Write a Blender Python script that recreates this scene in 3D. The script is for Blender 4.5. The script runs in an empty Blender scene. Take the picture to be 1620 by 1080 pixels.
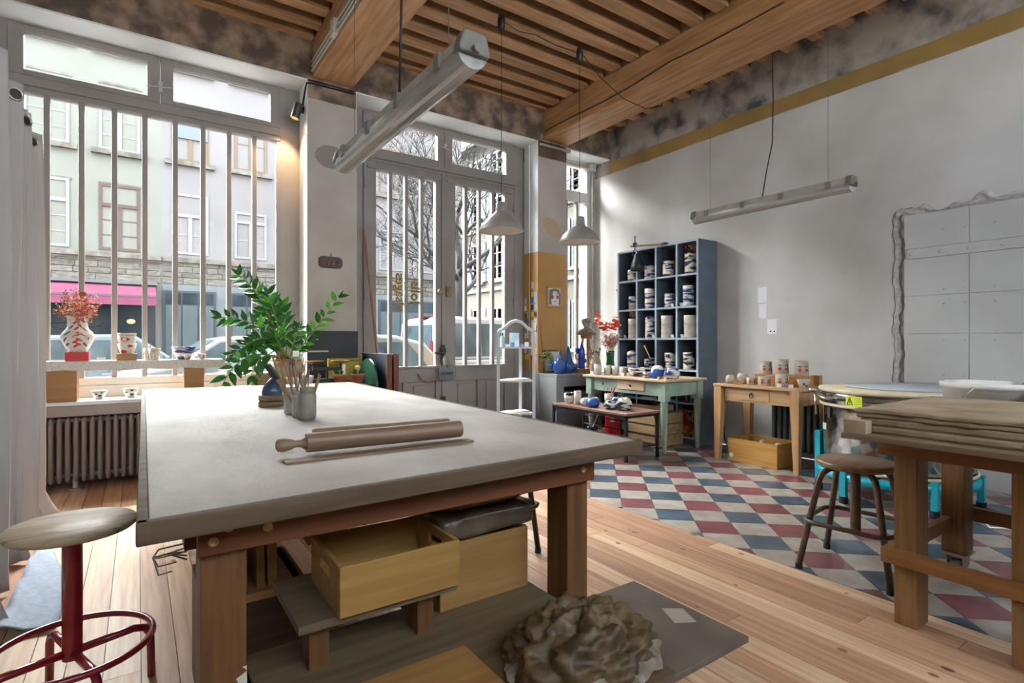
import bpy, bmesh, math, random
from mathutils import Vector, Matrix
random.seed(7)
PI=math.pi
scene=bpy.context.scene
# ------------------------------------------------------------------ camera
cam_d=bpy.data.cameras.new('camera'); cam=bpy.data.objects.new('camera',cam_d)
scene.collection.objects.link(cam); scene.camera=cam
cam.location=(0,0,1.18); cam.rotation_euler=(PI/2,0,-math.radians(34.7))
cam_d.sensor_width=36; cam_d.lens=36*855/1620; cam_d.clip_start=.05; cam_d.clip_end=200
# ------------------------------------------------------------------ sky
w=bpy.data.worlds.new('sky'); scene.world=w; w.use_nodes=True
nt=w.node_tree; bg=nt.nodes['Background']
tc=nt.nodes.new('ShaderNodeTexCoord'); nz=nt.nodes.new('ShaderNodeTexNoise'); nz.inputs['Scale'].default_value=3.2; nz.inputs['Detail'].default_value=5
rp=nt.nodes.new('ShaderNodeValToRGB'); rp.color_ramp.elements[0].position=.42; rp.color_ramp.elements[1].position=.62
rp.color_ramp.elements[0].color=(.56,.70,.88,1); rp.color_ramp.elements[1].color=(.98,.96,.93,1)
nt.links.new(tc.outputs['Generated'],nz.inputs['Vector']); nt.links.new(nz.outputs['Fac'],rp.inputs['Fac']); nt.links.new(rp.outputs['Color'],bg.inputs['Color'])
bg.inputs['Strength'].default_value=2.15
# ------------------------------------------------------------------ sun (hazy winter sun above the roofs opposite)
sd=bpy.data.lights.new('sun','SUN'); sun=bpy.data.objects.new('sun',sd); scene.collection.objects.link(sun)
sd.energy=16; sd.angle=math.radians(80); sd.color=(1,.975,.94)
sun.rotation_euler=Vector((.2,-.74,-.70)).to_track_quat('-Z','Y').to_euler(); sun.location=(-4,20,14)
# ------------------------------------------------------------------ view
vs=scene.view_settings; vs.view_transform='Standard'; vs.look='None'; vs.exposure=2.52; vs.gamma=1; vs.use_curve_mapping=False
# ------------------------------------------------------------------ materials
MT={}
def N(nt,t,**k):
    n=nt.nodes.new('ShaderNode'+t)
    for a,b in k.items():
        if a in n.inputs: n.inputs[a].default_value=b
        else: setattr(n,a,b)
    return n
def lin(c):
    return tuple(((x/12.92) if x<=.04045 else ((x+.055)/1.055)**2.4) for x in c)
def hx(s):
    return lin(tuple(int(s[i:i+2],16)/255 for i in (0,2,4)))
def mat(name,c1,c2=None,scale=6,rough=.6,metal=0,bump=0,stretch=(1,1,1),detail=4,lo=.35,hi=.65,rnd=0,bscale=None,trans=0,emit=0,coat=0,c3=None,spec=None,k=1):
    if name in MT: return MT[name]
    m=bpy.data.materials.new(name); m.use_nodes=True; MT[name]=m
    nt=m.node_tree; p=nt.nodes['Principled BSDF']
    c1=tuple(a*k for a in hx(c1)); c2=tuple(a*k for a in hx(c2)) if c2 else None
    p.inputs['Roughness'].default_value=rough; p.inputs['Metallic'].default_value=metal
    if spec is not None: p.inputs['Specular IOR Level'].default_value=spec
    if coat: p.inputs['Coat Weight'].default_value=coat
    if trans: p.inputs['Transmission Weight'].default_value=trans
    if emit: p.inputs['Emission Color'].default_value=(*c1,1); p.inputs['Emission Strength'].default_value=emit
    L=nt.links.new
    if c2 or bump or rnd:
        tc=N(nt,'TexCoord'); mp=N(nt,'Mapping'); mp.inputs['Scale'].default_value=stretch
        L(tc.outputs['Object'],mp.inputs['Vector'])
        vec=mp.outputs['Vector']
        if rnd:
            oi=N(nt,'ObjectInfo'); mu=N(nt,'Math',operation='MULTIPLY'); mu.inputs[1].default_value=37
            L(oi.outputs['Random'],mu.inputs[0]); va=N(nt,'VectorMath',operation='ADD'); L(vec,va.inputs[0]); L(mu.outputs[0],va.inputs[1]); vec=va.outputs[0]
        nz=N(nt,'TexNoise'); nz.inputs['Scale'].default_value=scale; nz.inputs['Detail'].default_value=detail; L(vec,nz.inputs['Vector'])
        if c2:
            rp=N(nt,'ValToRGB'); e=rp.color_ramp.elements; e[0].position=lo; e[1].position=hi; e[0].color=(*c1,1); e[1].color=(*c2,1)
            if c3:
                q=e.new((lo+hi)/2); q.color=(*hx(c3),1)
            L(nz.outputs['Fac'],rp.inputs['Fac']); col=rp.outputs['Color']
        else:
            rg=N(nt,'RGB'); rg.outputs[0].default_value=(*c1,1); col=rg.outputs[0]
        if rnd:
            hs=N(nt,'HueSaturation'); mr=N(nt,'MapRange'); mr.inputs['To Min'].default_value=1-rnd; mr.inputs['To Max'].default_value=1+rnd
            L(oi.outputs['Random'],mr.inputs['Value']); L(mr.outputs[0],hs.inputs['Value']); L(col,hs.inputs['Color']); col=hs.outputs['Color']
        L(col,p.inputs['Base Color'])
        if bump:
            src=nz.outputs['Fac']
            if bscale:
                n2=N(nt,'TexNoise'); n2.inputs['Scale'].default_value=bscale; n2.inputs['Detail'].default_value=4; L(vec,n2.inputs['Vector']); src=n2.outputs['Fac']
            bp=N(nt,'Bump'); bp.inputs['Strength'].default_value=bump; bp.inputs['Distance'].default_value=.01; L(src,bp.inputs['Height']); L(bp.outputs[0],p.inputs['Normal'])
    else: p.inputs['Base Color'].default_value=(*c1,1)
    return m
def wood(name,c1,c2,axis=0,scale=5,rough=.5,bump=.15,rnd=.0,ratio=.06,spec=None,c3=None,lo=.34,hi=.66):
    st=[1,1,1]; st[axis]=ratio
    return mat(name,c1,c2,scale=scale*11,rough=rough,bump=bump,stretch=tuple(st),rnd=rnd,detail=7,lo=lo,hi=hi,c3=c3,spec=spec)
def glass_mat(name='window_glass',tint=(.96,.99,1),refl=1.0):
    if name in MT: return MT[name]
    m=bpy.data.materials.new(name); m.use_nodes=True; MT[name]=m; nt=m.node_tree; nt.nodes.clear()
    o=N(nt,'OutputMaterial'); t=N(nt,'BsdfTransparent'); t.inputs[0].default_value=(*tint,1); g=N(nt,'BsdfGlossy'); g.inputs['Roughness'].default_value=.02
    f=N(nt,'Fresnel'); f.inputs[0].default_value=1.12; mx=N(nt,'MixShader'); L=nt.links.new
    L(f.outputs[0],mx.inputs[0]); L(t.outputs[0],mx.inputs[1]); L(g.outputs[0],mx.inputs[2]); L(mx.outputs[0],o.inputs[0])
    return m
# ------------------------------------------------------------------ mesh helpers
COL=scene.collection
class MB:
    def __init__(s,o=(0,0,0)):
        s.v=[];s.f=[];s.m=[];s.o=Vector(o); s.mi=0; s.sm=[]; s.smooth=False
    def _add(s,vs,fs,sm=None):
        b=len(s.v); s.v+=[Vector(x) for x in vs]
        for f in fs: s.f.append([b+i for i in f]); s.m.append(s.mi); s.sm.append(s.smooth if sm is None else sm)
        return s
    def box(s,x0,x1,y0,y1,z0,z1):
        return s._add([(x0,y0,z0),(x1,y0,z0),(x1,y1,z0),(x0,y1,z0),(x0,y0,z1),(x1,y0,z1),(x1,y1,z1),(x0,y1,z1)],
            [(0,3,2,1),(4,5,6,7),(0,1,5,4),(1,2,6,5),(2,3,7,6),(3,0,4,7)])
    def obox(s,c,sx,sy,sz,rot=None):
        R=rot if rot is not None else Matrix.Identity(3); c=Vector(c)
        vs=[c+R@Vector((a*sx/2,b*sy/2,d*sz/2)) for d in(-1,1) for a,b in((-1,-1),(1,-1),(1,1),(-1,1))]
        return s._add(vs,[(0,3,2,1),(4,5,6,7),(0,1,5,4),(1,2,6,5),(2,3,7,6),(3,0,4,7)])
    def bar(s,p0,p1,w,h,up=(0,0,1)):
        p0=Vector(p0);p1=Vector(p1);d=(p1-p0).normalized();u=Vector(up)
        if abs(d.dot(u))>.98:u=Vector((0,1,0))
        a=d.cross(u).normalized();b=a.cross(d).normalized()
        vs=[p+a*i*w/2+b*j*h/2 for p in(p0,p1) for i,j in((-1,-1),(1,-1),(1,1),(-1,1))]
        return s._add(vs,[(0,3,2,1),(4,5,6,7),(0,1,5,4),(1,2,6,5),(2,3,7,6),(3,0,4,7)])
    def cyl(s,p0,p1,r0,r1=None,n=12,cap=True):
        r1=r0 if r1 is None else r1
        p0=Vector(p0);p1=Vector(p1);d=(p1-p0).normalized();u=Vector((0,0,1)) if abs(d.z)<.95 else Vector((1,0,0))
        a=d.cross(u).normalized();b=d.cross(a).normalized()
        vs=[];
        for p,r in((p0,r0),(p1,r1)):
            for i in range(n):
                t=2*PI*i/n; vs.append(p+a*math.cos(t)*r+b*math.sin(t)*r)
        s._add(vs,[(i,(i+1)%n,n+(i+1)%n,n+i) for i in range(n)],True)
        if cap: s._add(vs[:n],[tuple(reversed(range(n)))],False); s._add(vs[n:],[tuple(range(n))],False)
        return s
    def lathe(s,prof,c=(0,0,0),n=20,cap0=True,cap1=False,sq=1):
        c=Vector(c); vs=[];k=len(prof)
        for r,z in prof:
            for i in range(n):
                t=2*PI*i/n; vs.append(c+Vector((r*math.cos(t),r*math.sin(t)*sq,z)))
        fs=[(j*n+i,j*n+(i+1)%n,(j+1)*n+(i+1)%n,(j+1)*n+i) for j in range(k-1) for i in range(n)]
        s._add(vs,fs,True)
        if cap0: s._add(vs[:n],[tuple(reversed(range(n)))],False)
        if cap1: s._add(vs[-n:],[tuple(range(n))],False)
        return s
    def tube(s,pts,r,n=8,closed=False,r1=None):
        pts=[Vector(p) for p in pts]; k=len(pts); vs=[]; pa=None
        for i,p in enumerate(pts):
            if closed: d=(pts[(i+1)%k]-pts[i-1]).normalized()
            else: d=(pts[min(i+1,k-1)]-pts[max(i-1,0)]).normalized()
            if pa is None:
                u=Vector((0,0,1)) if abs(d.z)<.9 else Vector((1,0,0)); a=d.cross(u).normalized()
            else:
                a=pa-d*pa.dot(d)
                a=a.normalized() if a.length>1e-6 else pa
            pa=a; b=d.cross(a)
            rr=r if r1 is None else r+(r1-r)*i/(k-1)
            for j in range(n):
                t=2*PI*j/n; vs.append(p+a*math.cos(t)*rr+b*math.sin(t)*rr)
        m=k if closed else k-1
        fs=[(i*n+j,i*n+(j+1)%n,((i+1)%k)*n+(j+1)%n,((i+1)%k)*n+j) for i in range(m) for j in range(n)]
        if not closed: fs+=[tuple(reversed(range(n))),tuple(range((k-1)*n,k*n))]
        return s._add(vs,fs,True)
    def prism(s,poly,z0,z1,axis='z'):
        n=len(poly)
        f={'z':lambda a,b,t:(a,b,t),'y':lambda a,b,t:(a,t,b),'x':lambda a,b,t:(t,a,b)}[axis]
        vs=[f(a,b,z0) for a,b in poly]+[f(a,b,z1) for a,b in poly]
        return s._add(vs,[tuple(reversed(range(n))),tuple(range(n,2*n))]+[(i,(i+1)%n,n+(i+1)%n,n+i) for i in range(n)])
    def sph(s,c,rx,ry=None,rz=None,n=14,m=8):
        ry=rx if ry is None else ry; rz=rx if rz is None else rz; c=Vector(c)
        vs=[c+Vector((0,0,-rz))]
        for j in range(1,m):
            p=-PI/2+PI*j/m
            for i in range(n):
                t=2*PI*i/n; vs.append(c+Vector((rx*math.cos(p)*math.cos(t),ry*math.cos(p)*math.sin(t),rz*math.sin(p))))
        vs.append(c+Vector((0,0,rz))); L=len(vs)-1
        fs=[(0,1+(i+1)%n,1+i) for i in range(n)]
        for j in range(m-2):
            fs+=[(1+j*n+i,1+j*n+(i+1)%n,1+(j+1)*n+(i+1)%n,1+(j+1)*n+i) for i in range(n)]
        fs+=[(L,1+(m-2)*n+i,1+(m-2)*n+(i+1)%n) for i in range(n)]
        return s._add(vs,fs,True)
    def grid(s,fn,nu,nv,sm=True,closed=False):
        vs=[fn(i/nu,j/nv) for j in range(nv+1) for i in range(nu+1)]
        return s._add(vs,[(j*(nu+1)+i,j*(nu+1)+i+1,(j+1)*(nu+1)+i+1,(j+1)*(nu+1)+i) for j in range(nv) for i in range(nu)],sm)
    def mesh(s,name,mats):
        me=bpy.data.meshes.new(name); me.from_pydata([tuple(v-s.o) for v in s.v],[],s.f)
        if not isinstance(mats,(list,tuple)): mats=[mats]
        for m in mats: me.materials.append(m)
        me.polygons.foreach_set('material_index',s.m); me.polygons.foreach_set('use_smooth',s.sm); me.update()
        return me
    def build(s,name,mats,parent=None,loc=None,recalc=True):
        me=s.mesh(name,mats)
        if recalc:
            b=bmesh.new(); b.from_mesh(me); bmesh.ops.recalc_face_normals(b,faces=b.faces); b.to_mesh(me); b.free()
        o=bpy.data.objects.new(name,me); COL.objects.link(o)
        if parent is not None:
            o.parent=parent
            o.location=(0,0,0) if loc is None else loc
        else: o.location=s.o if loc is None else loc
        return o
def tag(o,label,cat,group=None):
    o['label']=label; o['category']=cat
    if group:o['group']=group
    return o
def struct(o): o['kind']='structure'; return o
def thing(name,label,cat,loc=(0,0,0),rz=0,group=None):
    o=bpy.data.objects.new(name,None); COL.objects.link(o); o.empty_display_size=.1
    o.location=loc; o.rotation_euler=(0,0,rz); return tag(o,label,cat,group)
def at(T): return MB(T.location)          # builder taking world coordinates for a part of T (unrotated thing)
def one(name,mb,m,label,cat,group=None,loc=None): return tag(mb.build(name,m,None,loc),label,cat,group)
def bevel(o,w=.004,seg=2):
    md=o.modifiers.new('b','BEVEL'); md.width=w; md.segments=seg; md.limit_method='ANGLE'; md.angle_limit=.7; return o
def copy_tree(o,parent=None):
    c=o.copy(); COL.objects.link(c)
    if parent is not None: c.parent=parent
    for ch in o.children: copy_tree(ch,c)
    return c
def rotz(a): return Matrix.Rotation(a,3,'Z')
def text_mesh(name,body,size,m,parent,M,extrude=.001,align='CENTER',spacing=1.0,offset=0):
    cu=bpy.data.curves.new(name,'FONT'); cu.body=body; cu.size=size; cu.extrude=extrude; cu.align_x=align; cu.align_y='CENTER'; cu.space_character=spacing; cu.offset=offset; cu.resolution_u=3
    o=bpy.data.objects.new(name,cu); COL.objects.link(o)
    dg=bpy.context.evaluated_depsgraph_get(); me=bpy.data.meshes.new_from_object(o.evaluated_get(dg))
    bpy.data.objects.remove(o); bpy.data.curves.remove(cu)
    me.transform(M); me.materials.clear(); me.materials.append(m); me.name=name
    r=bpy.data.objects.new(name,me); COL.objects.link(r)
    if parent is not None: r.parent=parent
    return r
# ================================================================== SETTING
R,W,G=5.55,5.56,5.89           # right wall, window wall inner face, window plane
XL,YB=-1.35,-2.2               # left wall, back wall
ZC=4.36
plaster=mat('painted_plaster','cdc9c3','bdb7af',scale=1.6,rough=.75,bump=.12,bscale=9)
white_p=mat('white_plaster','dfe1e0','cfd2d2',scale=2,rough=.7,bump=.06,bscale=12)
greige=mat('taupe_plaster','b7b0a7','a89f95',scale=2.2,rough=.75,bump=.08,bscale=9)
raw=mat('raw_brown_plaster','9a8471','574a40',scale=4.5,rough=.85,bump=.5,detail=8,c3='7d6958',lo=.38,hi=.6)
raw_g=mat('raw_grey_plaster','a39a92','4b4d52',scale=3.4,rough=.85,bump=.5,detail=9,c3='8a8079',lo=.45,hi=.66)
brown_p=mat('brown_paint','6a5445','523f33',scale=5,rough=.8,bump=.15)
ochre_w=mat('ochre_band_paint','9a7d47','8b7040',scale=3,rough=.6,bump=.06)
ochre=mat('ochre_paint','b98f58','ad834e',scale=2,rough=.65,bump=.05)
grey_paint=mat('grey_frame_paint','8f8781','857d77',scale=3,rough=.5,bump=.05)
grey_dado=mat('grey_dado_paint','9b9c9c','8f9090',scale=3,rough=.4,bump=.04)
ext_wall=mat('outer_render','8f8a82','857f77',scale=1,rough=.9)
# ---- floor of boards
fl=MB().box(XL,2.81,YB,5.95,-.12,-.012).build('floor',mat('sub_floor','3a2c20')); struct(fl)
pm=[wood('pine_board_'+a,c1,c2,1,scale=4,rough=.42,bump=.12,rnd=.12,ratio=.045,c3=c3,spec=.3) for a,c1,c2,c3 in
    (('honey','c39c7e','a88162','b79173'),('pale','cbae93','b28f72','bf9f82'),('red','b48c70','97705a','a67f64'))]
knot=mat('pine_knot','5a3a26','7d5236',scale=30,rough=.4)
pw=.112; nrow=int((2.81-XL)/pw)+1; x=2.81
meshes={}
for i in range(nrow):
    x0=max(x-pw,XL); 
    if x-x0<.02: break
    y=YB+random.uniform(-1.6,0)
    while y<5.93:
        L=random.choice((1.6,2.0,2.4,2.8)); a=max(y,YB); b=min(y+L,5.93)
        if b-a>.05:
            o=MB().box(-(x-x0)/2+.0015,(x-x0)/2-.0015,-(b-a)/2+.0015,(b-a)/2-.0015,-.02,0).build('plank',random.choice(pm),fl,((x+x0)/2,(a+b)/2,0))
            if b-a>1.2 and random.random()<.75 and -.2<b and x>0:
                k=MB()
                for q in range(random.randint(1,3)):
                    kx=random.uniform(-.04,.04); ky=random.uniform(-(b-a)/2+.1,(b-a)/2-.1); s_=random.uniform(.006,.014)
                    k._add([(kx+s_*math.cos(t*PI/5),ky+1.7*s_*math.sin(t*PI/5),.0006) for t in range(10)],[tuple(range(10))])
                k.build('knot',knot,o,recalc=False)
        y+=L
    x-=pw
# ---- floor of cement tiles, laid diagonally
tf=MB().box(2.81,R,YB,5.95,-.12,-.010).build('floor_tiled',mat('tile_joint','b9b2aa','9a938b',scale=20,rough=.8)); struct(tf)
tw=mat('tile_cream','a0978d','877e76',scale=9,rough=.32,bump=.08,rnd=.12); tb=mat('tile_blue','4d5b6b','36414e',scale=8,rough=.3,bump=.08,rnd=.15); tr=mat('tile_red','7d4a4f','66393e',scale=8,rough=.3,bump=.08,rnd=.12)
TS=.227; E1=(math.cos(math.radians(47)),math.sin(math.radians(47))); E2=(-E1[1],E1[0])
def clip_poly(poly,xmin,xmax,ymin,ymax):
    for ax,lim,sg in((0,xmin,1),(0,xmax,-1),(1,ymin,1),(1,ymax,-1)):
        out=[];n=len(poly)
        for i in range(n):
            p,q=poly[i],poly[(i+1)%n]; a=(p[ax]-lim)*sg; b=(q[ax]-lim)*sg
            if a>=0: out.append(p)
            if a*b<0:
                t=a/(a-b); out.append((p[0]+(q[0]-p[0])*t,p[1]+(q[1]-p[1])*t))
        poly=out
        if len(poly)<3: return []
    return poly
tiles=[]; O=(3.642,2.747)
for i in range(-40,40):
    for j in range(-40,40):
        cx=O[0]+TS*(i*E1[0]+j*E2[0]); cy=O[1]+TS*(i*E1[1]+j*E2[1])
        if not(2.5<cx<R+.3 and YB-.3<cy<6.2): continue
        h=TS/2-.0018; co=[(cx+h*(a*E1[0]+b*E2[0]),cy+h*(a*E1[1]+b*E2[1])) for a,b in((-1,-1),(1,-1),(1,1),(-1,1))]
        pl=clip_poly(co,2.812,R,YB,5.93)
        if len(pl)<3: continue
        ar=abs(sum(pl[k][0]*pl[(k+1)%len(pl)][1]-pl[(k+1)%len(pl)][0]*pl[k][1] for k in range(len(pl))))/2
        if ar<.0015: continue
        m=tw if (i+j)%2 else (tr if i%2==0 else tb)
        fx=.569*cx+.822*cy; vis=fx>.9 and abs(.822*cx-.569*cy)/fx<.97
        tiles.append((0 if vis else 1,fx,cx,cy,pl,m))
tiles.sort(key=lambda t:(t[0],t[1]))
rest={}
for k,(vis,fx,cx,cy,pl,m) in enumerate(tiles):
    loc=[(a-cx,b-cy) for a,b in pl]
    if k<300: MB().prism(loc,-.02,random.uniform(-.0012,.0006)).build('tile',m,tf,(cx,cy,0))
    else:
        rest.setdefault(m.name,(MB(),m))[0].prism(pl,-.02,0)
rb=MB(); ms=[]
for mb_,m in rest.values():
    rb.mi=len(ms); ms.append(m); rb._add(mb_.v,mb_.f)
o=rb.build('tile_field',ms,tf); o['kind']='stuff'
# ---- window wall: piers, lintels, upper raw strip, sill walls
wf=MB()
mats_wf=[white_p,raw,plaster,greige,brown_p,ochre,grey_dado,ext_wall]
YO=6.25
def pier(x0,x1,zs):      # list of (z0,z1,mat)
    for z0,z1,m in zs: wf.mi=m; wf.box(x0,x1,W,YO,z0,z1)
wf.mi=2; wf.box(XL,-.95,W,YO,0,3.77)
pier(1.385,1.87,((0,3.60,3),(3.60,3.77,1)))
pier(4.265,4.74,((0,.79,6),(.79,2.345,5),(2.345,3.58,3),(3.58,3.77,4)))
wf.mi=1; wf.box(XL,R+.3,W,G+.09,3.785,ZC+.15)
wf.mi=0
for a,b in((-.95,1.385),(1.87,4.265),(4.74,R)): wf.box(a,b,W+.002,G+.08,3.77,3.785)
# white reveals (the sides of the deep openings)
for xx,s_ in((-.95,1),(1.385,-1),(1.87,1),(4.265,-1),(4.74,1)):
    wf.mi=0; 
    if xx==4.265:
        wf.mi=5; wf.box(xx-.006,xx,W+.004,G-.03,.79,2.345); wf.mi=0; wf.box(xx-.006,xx,W+.004,G-.03,2.345,3.77)
    else: wf.box(min(xx,xx+.006*s_),max(xx,xx+.006*s_),W+.004,G-.03,.72,3.77)
# wall below windows
wf.mi=3; wf.box(-.95,1.385,G-.06,YO,0,.70); wf.box(4.74,R,G-.1,YO,0,.70)
# outer face of the house, going on upward and to the sides
wf.mi=7; wf.box(-9,XL,YO-.3,YO,-.1,9.5); wf.box(R+.3,13,YO-.3,YO,-.1,9.5); wf.box(XL,R+.3,YO-.25,YO,4.2,9.5)
wfo=struct(wf.build('wall_front',mats_wf))
ov=MB(); ov._add([(1.612+.158*math.cos(t*PI/16)*(1+.03*math.sin(3*t)),W-.0025,3.05+.117*math.sin(t*PI/16)) for t in range(32)],[tuple(range(32))]); ov.build('painted_oval',mat('taupe_oval_paint','8b8075'),wfo)
ov=MB(); ov._add([(4.495+.155*math.cos(t*PI/16)-.03*math.sin(t*PI/16),W-.0025,2.675+.128*math.sin(t*PI/16)-.025*math.cos(t*PI/16)) for t in range(32)],[tuple(range(32))]); ov.build('painted_oval',mat('sand_oval_paint','b09a7c'),wfo)
# ---- right wall
wr=MB(); wr.mi=0; wr.box(R,R+.3,YB,6.2,0,3.57); wr.mi=1; wr.box(R,R+.3,YB,6.2,3.57,ZC+.15)
wr_plaster=mat('right_wall_plaster','cbc8c4','b4afa8',scale=1.1,rough=.6,bump=.15,bscale=5,detail=6)
wro=struct(wr.build('wall_right',[wr_plaster,raw_g]))
tb_=MB(); n=60; 
vs=[]
for i in range(n+1):
    y=YB+(5.55-YB)*i/n; q=math.sin(i*12.7)*.006
    vs+=[(R-.004,y,3.575+.004*math.sin(i*7.1)),(R-.004,y,3.735+q)]
tb_._add(vs,[(2*i,2*i+2,2*i+3,2*i+1) for i in range(n)]); struct(tb_.build('trim_1',ochre_w,None,(0,0,0)))
wl=struct(MB().box(XL-.2,XL,YB,6.2,0,ZC+.15).build('wall_left',plaster))
wb=MB(); wb.box(XL-.2,R+.3,YB-.2,YB,0,2.3); wb.box(XL-.2,R+.3,YB-.2,YB,4.0,ZC+.15); wb.box(XL-.2,XL+.25,YB-.2,YB,2.3,4.0); wb.box(R-.25,R+.3,YB-.2,YB,2.3,4.0); wb.box(1.9,2.2,YB-.2,YB,2.3,4.0)  # high openings added in the unseen back wall to let more daylight in
wb=struct(wb.build('wall_back',plaster))
# ---- ceiling: boards, joists, beams
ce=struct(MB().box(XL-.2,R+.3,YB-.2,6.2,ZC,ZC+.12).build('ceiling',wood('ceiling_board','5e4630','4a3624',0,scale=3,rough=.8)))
jm=wood('joist_pine','b8906a','93704f',0,scale=3,rough=.6,bump=.25,rnd=.14,c3='a57d58'); bm_=wood('beam_pine','b98f66','966b43',1,scale=2.2,rough=.55,bump=.3,ratio=.08,c3='a97e54')
jmesh={}
def joist(x0,x1,y):
    key=round(x1-x0,2)
    if key not in jmesh: jmesh[key]=MB().box(-(x1-x0)/2,(x1-x0)/2,0,.128,0,.2).mesh('joist',jm)
    o=bpy.data.objects.new('joist',jmesh[key]); COL.objects.link(o); o.parent=ce; o.location=((x0+x1)/2,y,4.175)
y=5.49; 
while y>YB:
    joist(XL,1.43,y); joist(1.84,4.34,y); joist(4.76,R,y); y-=.262
for x0,x1 in((1.43,1.84),(4.34,4.76)):
    o=MB().box(x0,x1,YB,W,3.81,4.175).build('beam',bm_,ce); bevel(o,.012,2)
    MB().box(x0+.02,x1-.02,YB,W,4.175,ZC).build('beam_packing',bm_,ce)

MB().tube([(4.337, 2.364, 3.95), (4.337, 2.698, 3.942), (4.337, 3.077, 3.939), (4.337, 3.511, 3.954), (4.337, 4.01, 3.911), (4.337, 4.489, 3.896), (4.337, 5.038, 3.909), (4.337, 5.513, 3.906)],.007,5).build('beam_crack',mat('crack_black','2a1e14'),ce)
# ================================================================== WINDOWS AND DOOR
glass=glass_mat(); pave_c=mat('back_gravel','b5b0a6','a39e94',scale=8,rough=.9)
def frame(mb,x0,x1,z0,z1,w,y0,y1,wb=None,wt=None,wr=None):
    wb=w if wb is None else wb; wt=w if wt is None else wt; wr=w if wr is None else wr
    mb.box(x0,x0+w,y0,y1,z0,z1); mb.box(x1-wr,x1,y0,y1,z0,z1); mb.box(x0+w,x1-wr,y0,y1,z0,z0+wb); mb.box(x0+w,x1-wr,y0,y1,z1-wt,z1)
def part(name,mb,m,p,bv=0):
    o=mb.build(name,m,p)
    if bv: bevel(o,bv)
    return o
def empty_struct(name):
    o=bpy.data.objects.new(name,None); COL.objects.link(o); o.empty_display_size=.1; return struct(o)
steel=mat('brushed_steel','b5b4b0',rough=.3,metal=1); dark_metal=mat('dark_iron','35322f','4a4641',scale=20,rough=.45,metal=.6)
# window_1
w1=empty_struct('window_1')
m=MB(); m.box(-.95,-.86,G-.02,G+.08,.70,3.77); m.box(1.19,1.385,G-.02,G+.08,.70,3.77); m.box(-.86,1.19,G-.02,G+.08,3.745,3.77)
part('frame',m,grey_paint,w1,.004)
for a,b,g0,g1 in((-.86,.168,-.762,.069),(.172,1.19,.269,1.098)):
    m=MB(); m.box(a,g0,G-.035,G+.05,3.345,3.745); m.box(g1,b,G-.035,G+.05,3.345,3.745); m.box(g0,g1,G-.035,G+.05,3.345,3.392); m.box(g0,g1,G-.035,G+.05,3.70,3.745)
    s_=part('transom_sash',m,grey_paint,w1,.005); part('pane',MB().box(g0,g1,G+.012,G+.018,3.392,3.70),glass,s_)
m=MB(); m.box(-.86,1.19,G-.05,G+.07,3.265,3.34); m.box(-.86,1.19,G-.03,G+.07,3.215,3.265); part('transom_rail',m,grey_paint,w1,.006)
m=MB(); m.box(-.86,1.19,G-.03,G+.07,.70,.80); m.box(-.86,1.19,G-.015,G+.07,.80,.87); part('bottom_rail',m,mat('cream_frame_and_sunlit_rail','c9c1b6','bdb4a9',scale=3,rough=.5),w1,.006)  # bottom rail paler than the grey frame: sunlight put into its colour
bx=[-.845,-.621,-.395,-.169,.052,.284,.508,.728,.953,1.175]
for i,x in enumerate(bx): part('bar',MB().box(x-.021,x+.021,G-.022,G+.035,.87,3.215),grey_paint,w1,.006)
for a,b in zip(bx[:-1],bx[1:]): part('pane',MB().box(a+.02,b-.02,G+.012,G+.018,.87,3.215),glass,w1)
m=MB(); m.cyl((.06,G-.05,3.47),(.26,G-.05,3.50),.006); m.cyl((.17,G-.055,3.52),(.17,G-.035,3.52),.02); m.box(.155,.185,G-.05,G-.03,3.44,3.53); part('latch',m,mat('painted_latch','b5aea8'),w1)
m=MB(); m.box(-.95,1.385,5.485,G-.03,.672,.702); part('sill',m,mat('sill_white','e3e0dc','d3d0cb',scale=4,rough=.35),w1,.004)
m=MB(); m.box(-.95,1.385,5.505,5.53,.585,.672); part('sill_fascia',m,mat('fascia_taupe','9d928c','948983',scale=3,rough=.5),w1,.003)
# window_2 (narrow, by the right wall)
w2=empty_struct('window_2')
m=MB(); frame(m,4.746,5.547,.70,3.77,.1,G-.02,G+.08,.14,.07,.15); m.box(4.846,5.397,G-.03,G+.07,3.19,3.34); part('frame',m,mat('cream_frame_and_sunlit_rail','c9c1b6','bdb4a9',scale=3,rough=.5),w2,.004)
part('bar',MB().box(5.19,5.23,G-.022,G+.035,.84,3.19),grey_paint,w2,.005); part('bar',MB().box(4.99,5.03,G-.022,G+.035,.84,3.19),grey_paint,w2,.005)
for a,b,z0,z1 in((4.846,5.397,3.34,3.70),(4.846,4.99,.84,3.19),(5.03,5.19,.84,3.19),(5.23,5.397,.84,3.19)): part('pane',MB().box(a,b,G+.012,G+.018,z0,z1),glass,w2)
part('sill',MB().box(4.746,5.547,5.50,G-.02,.70,.73),white_p,w2,.004)
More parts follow.
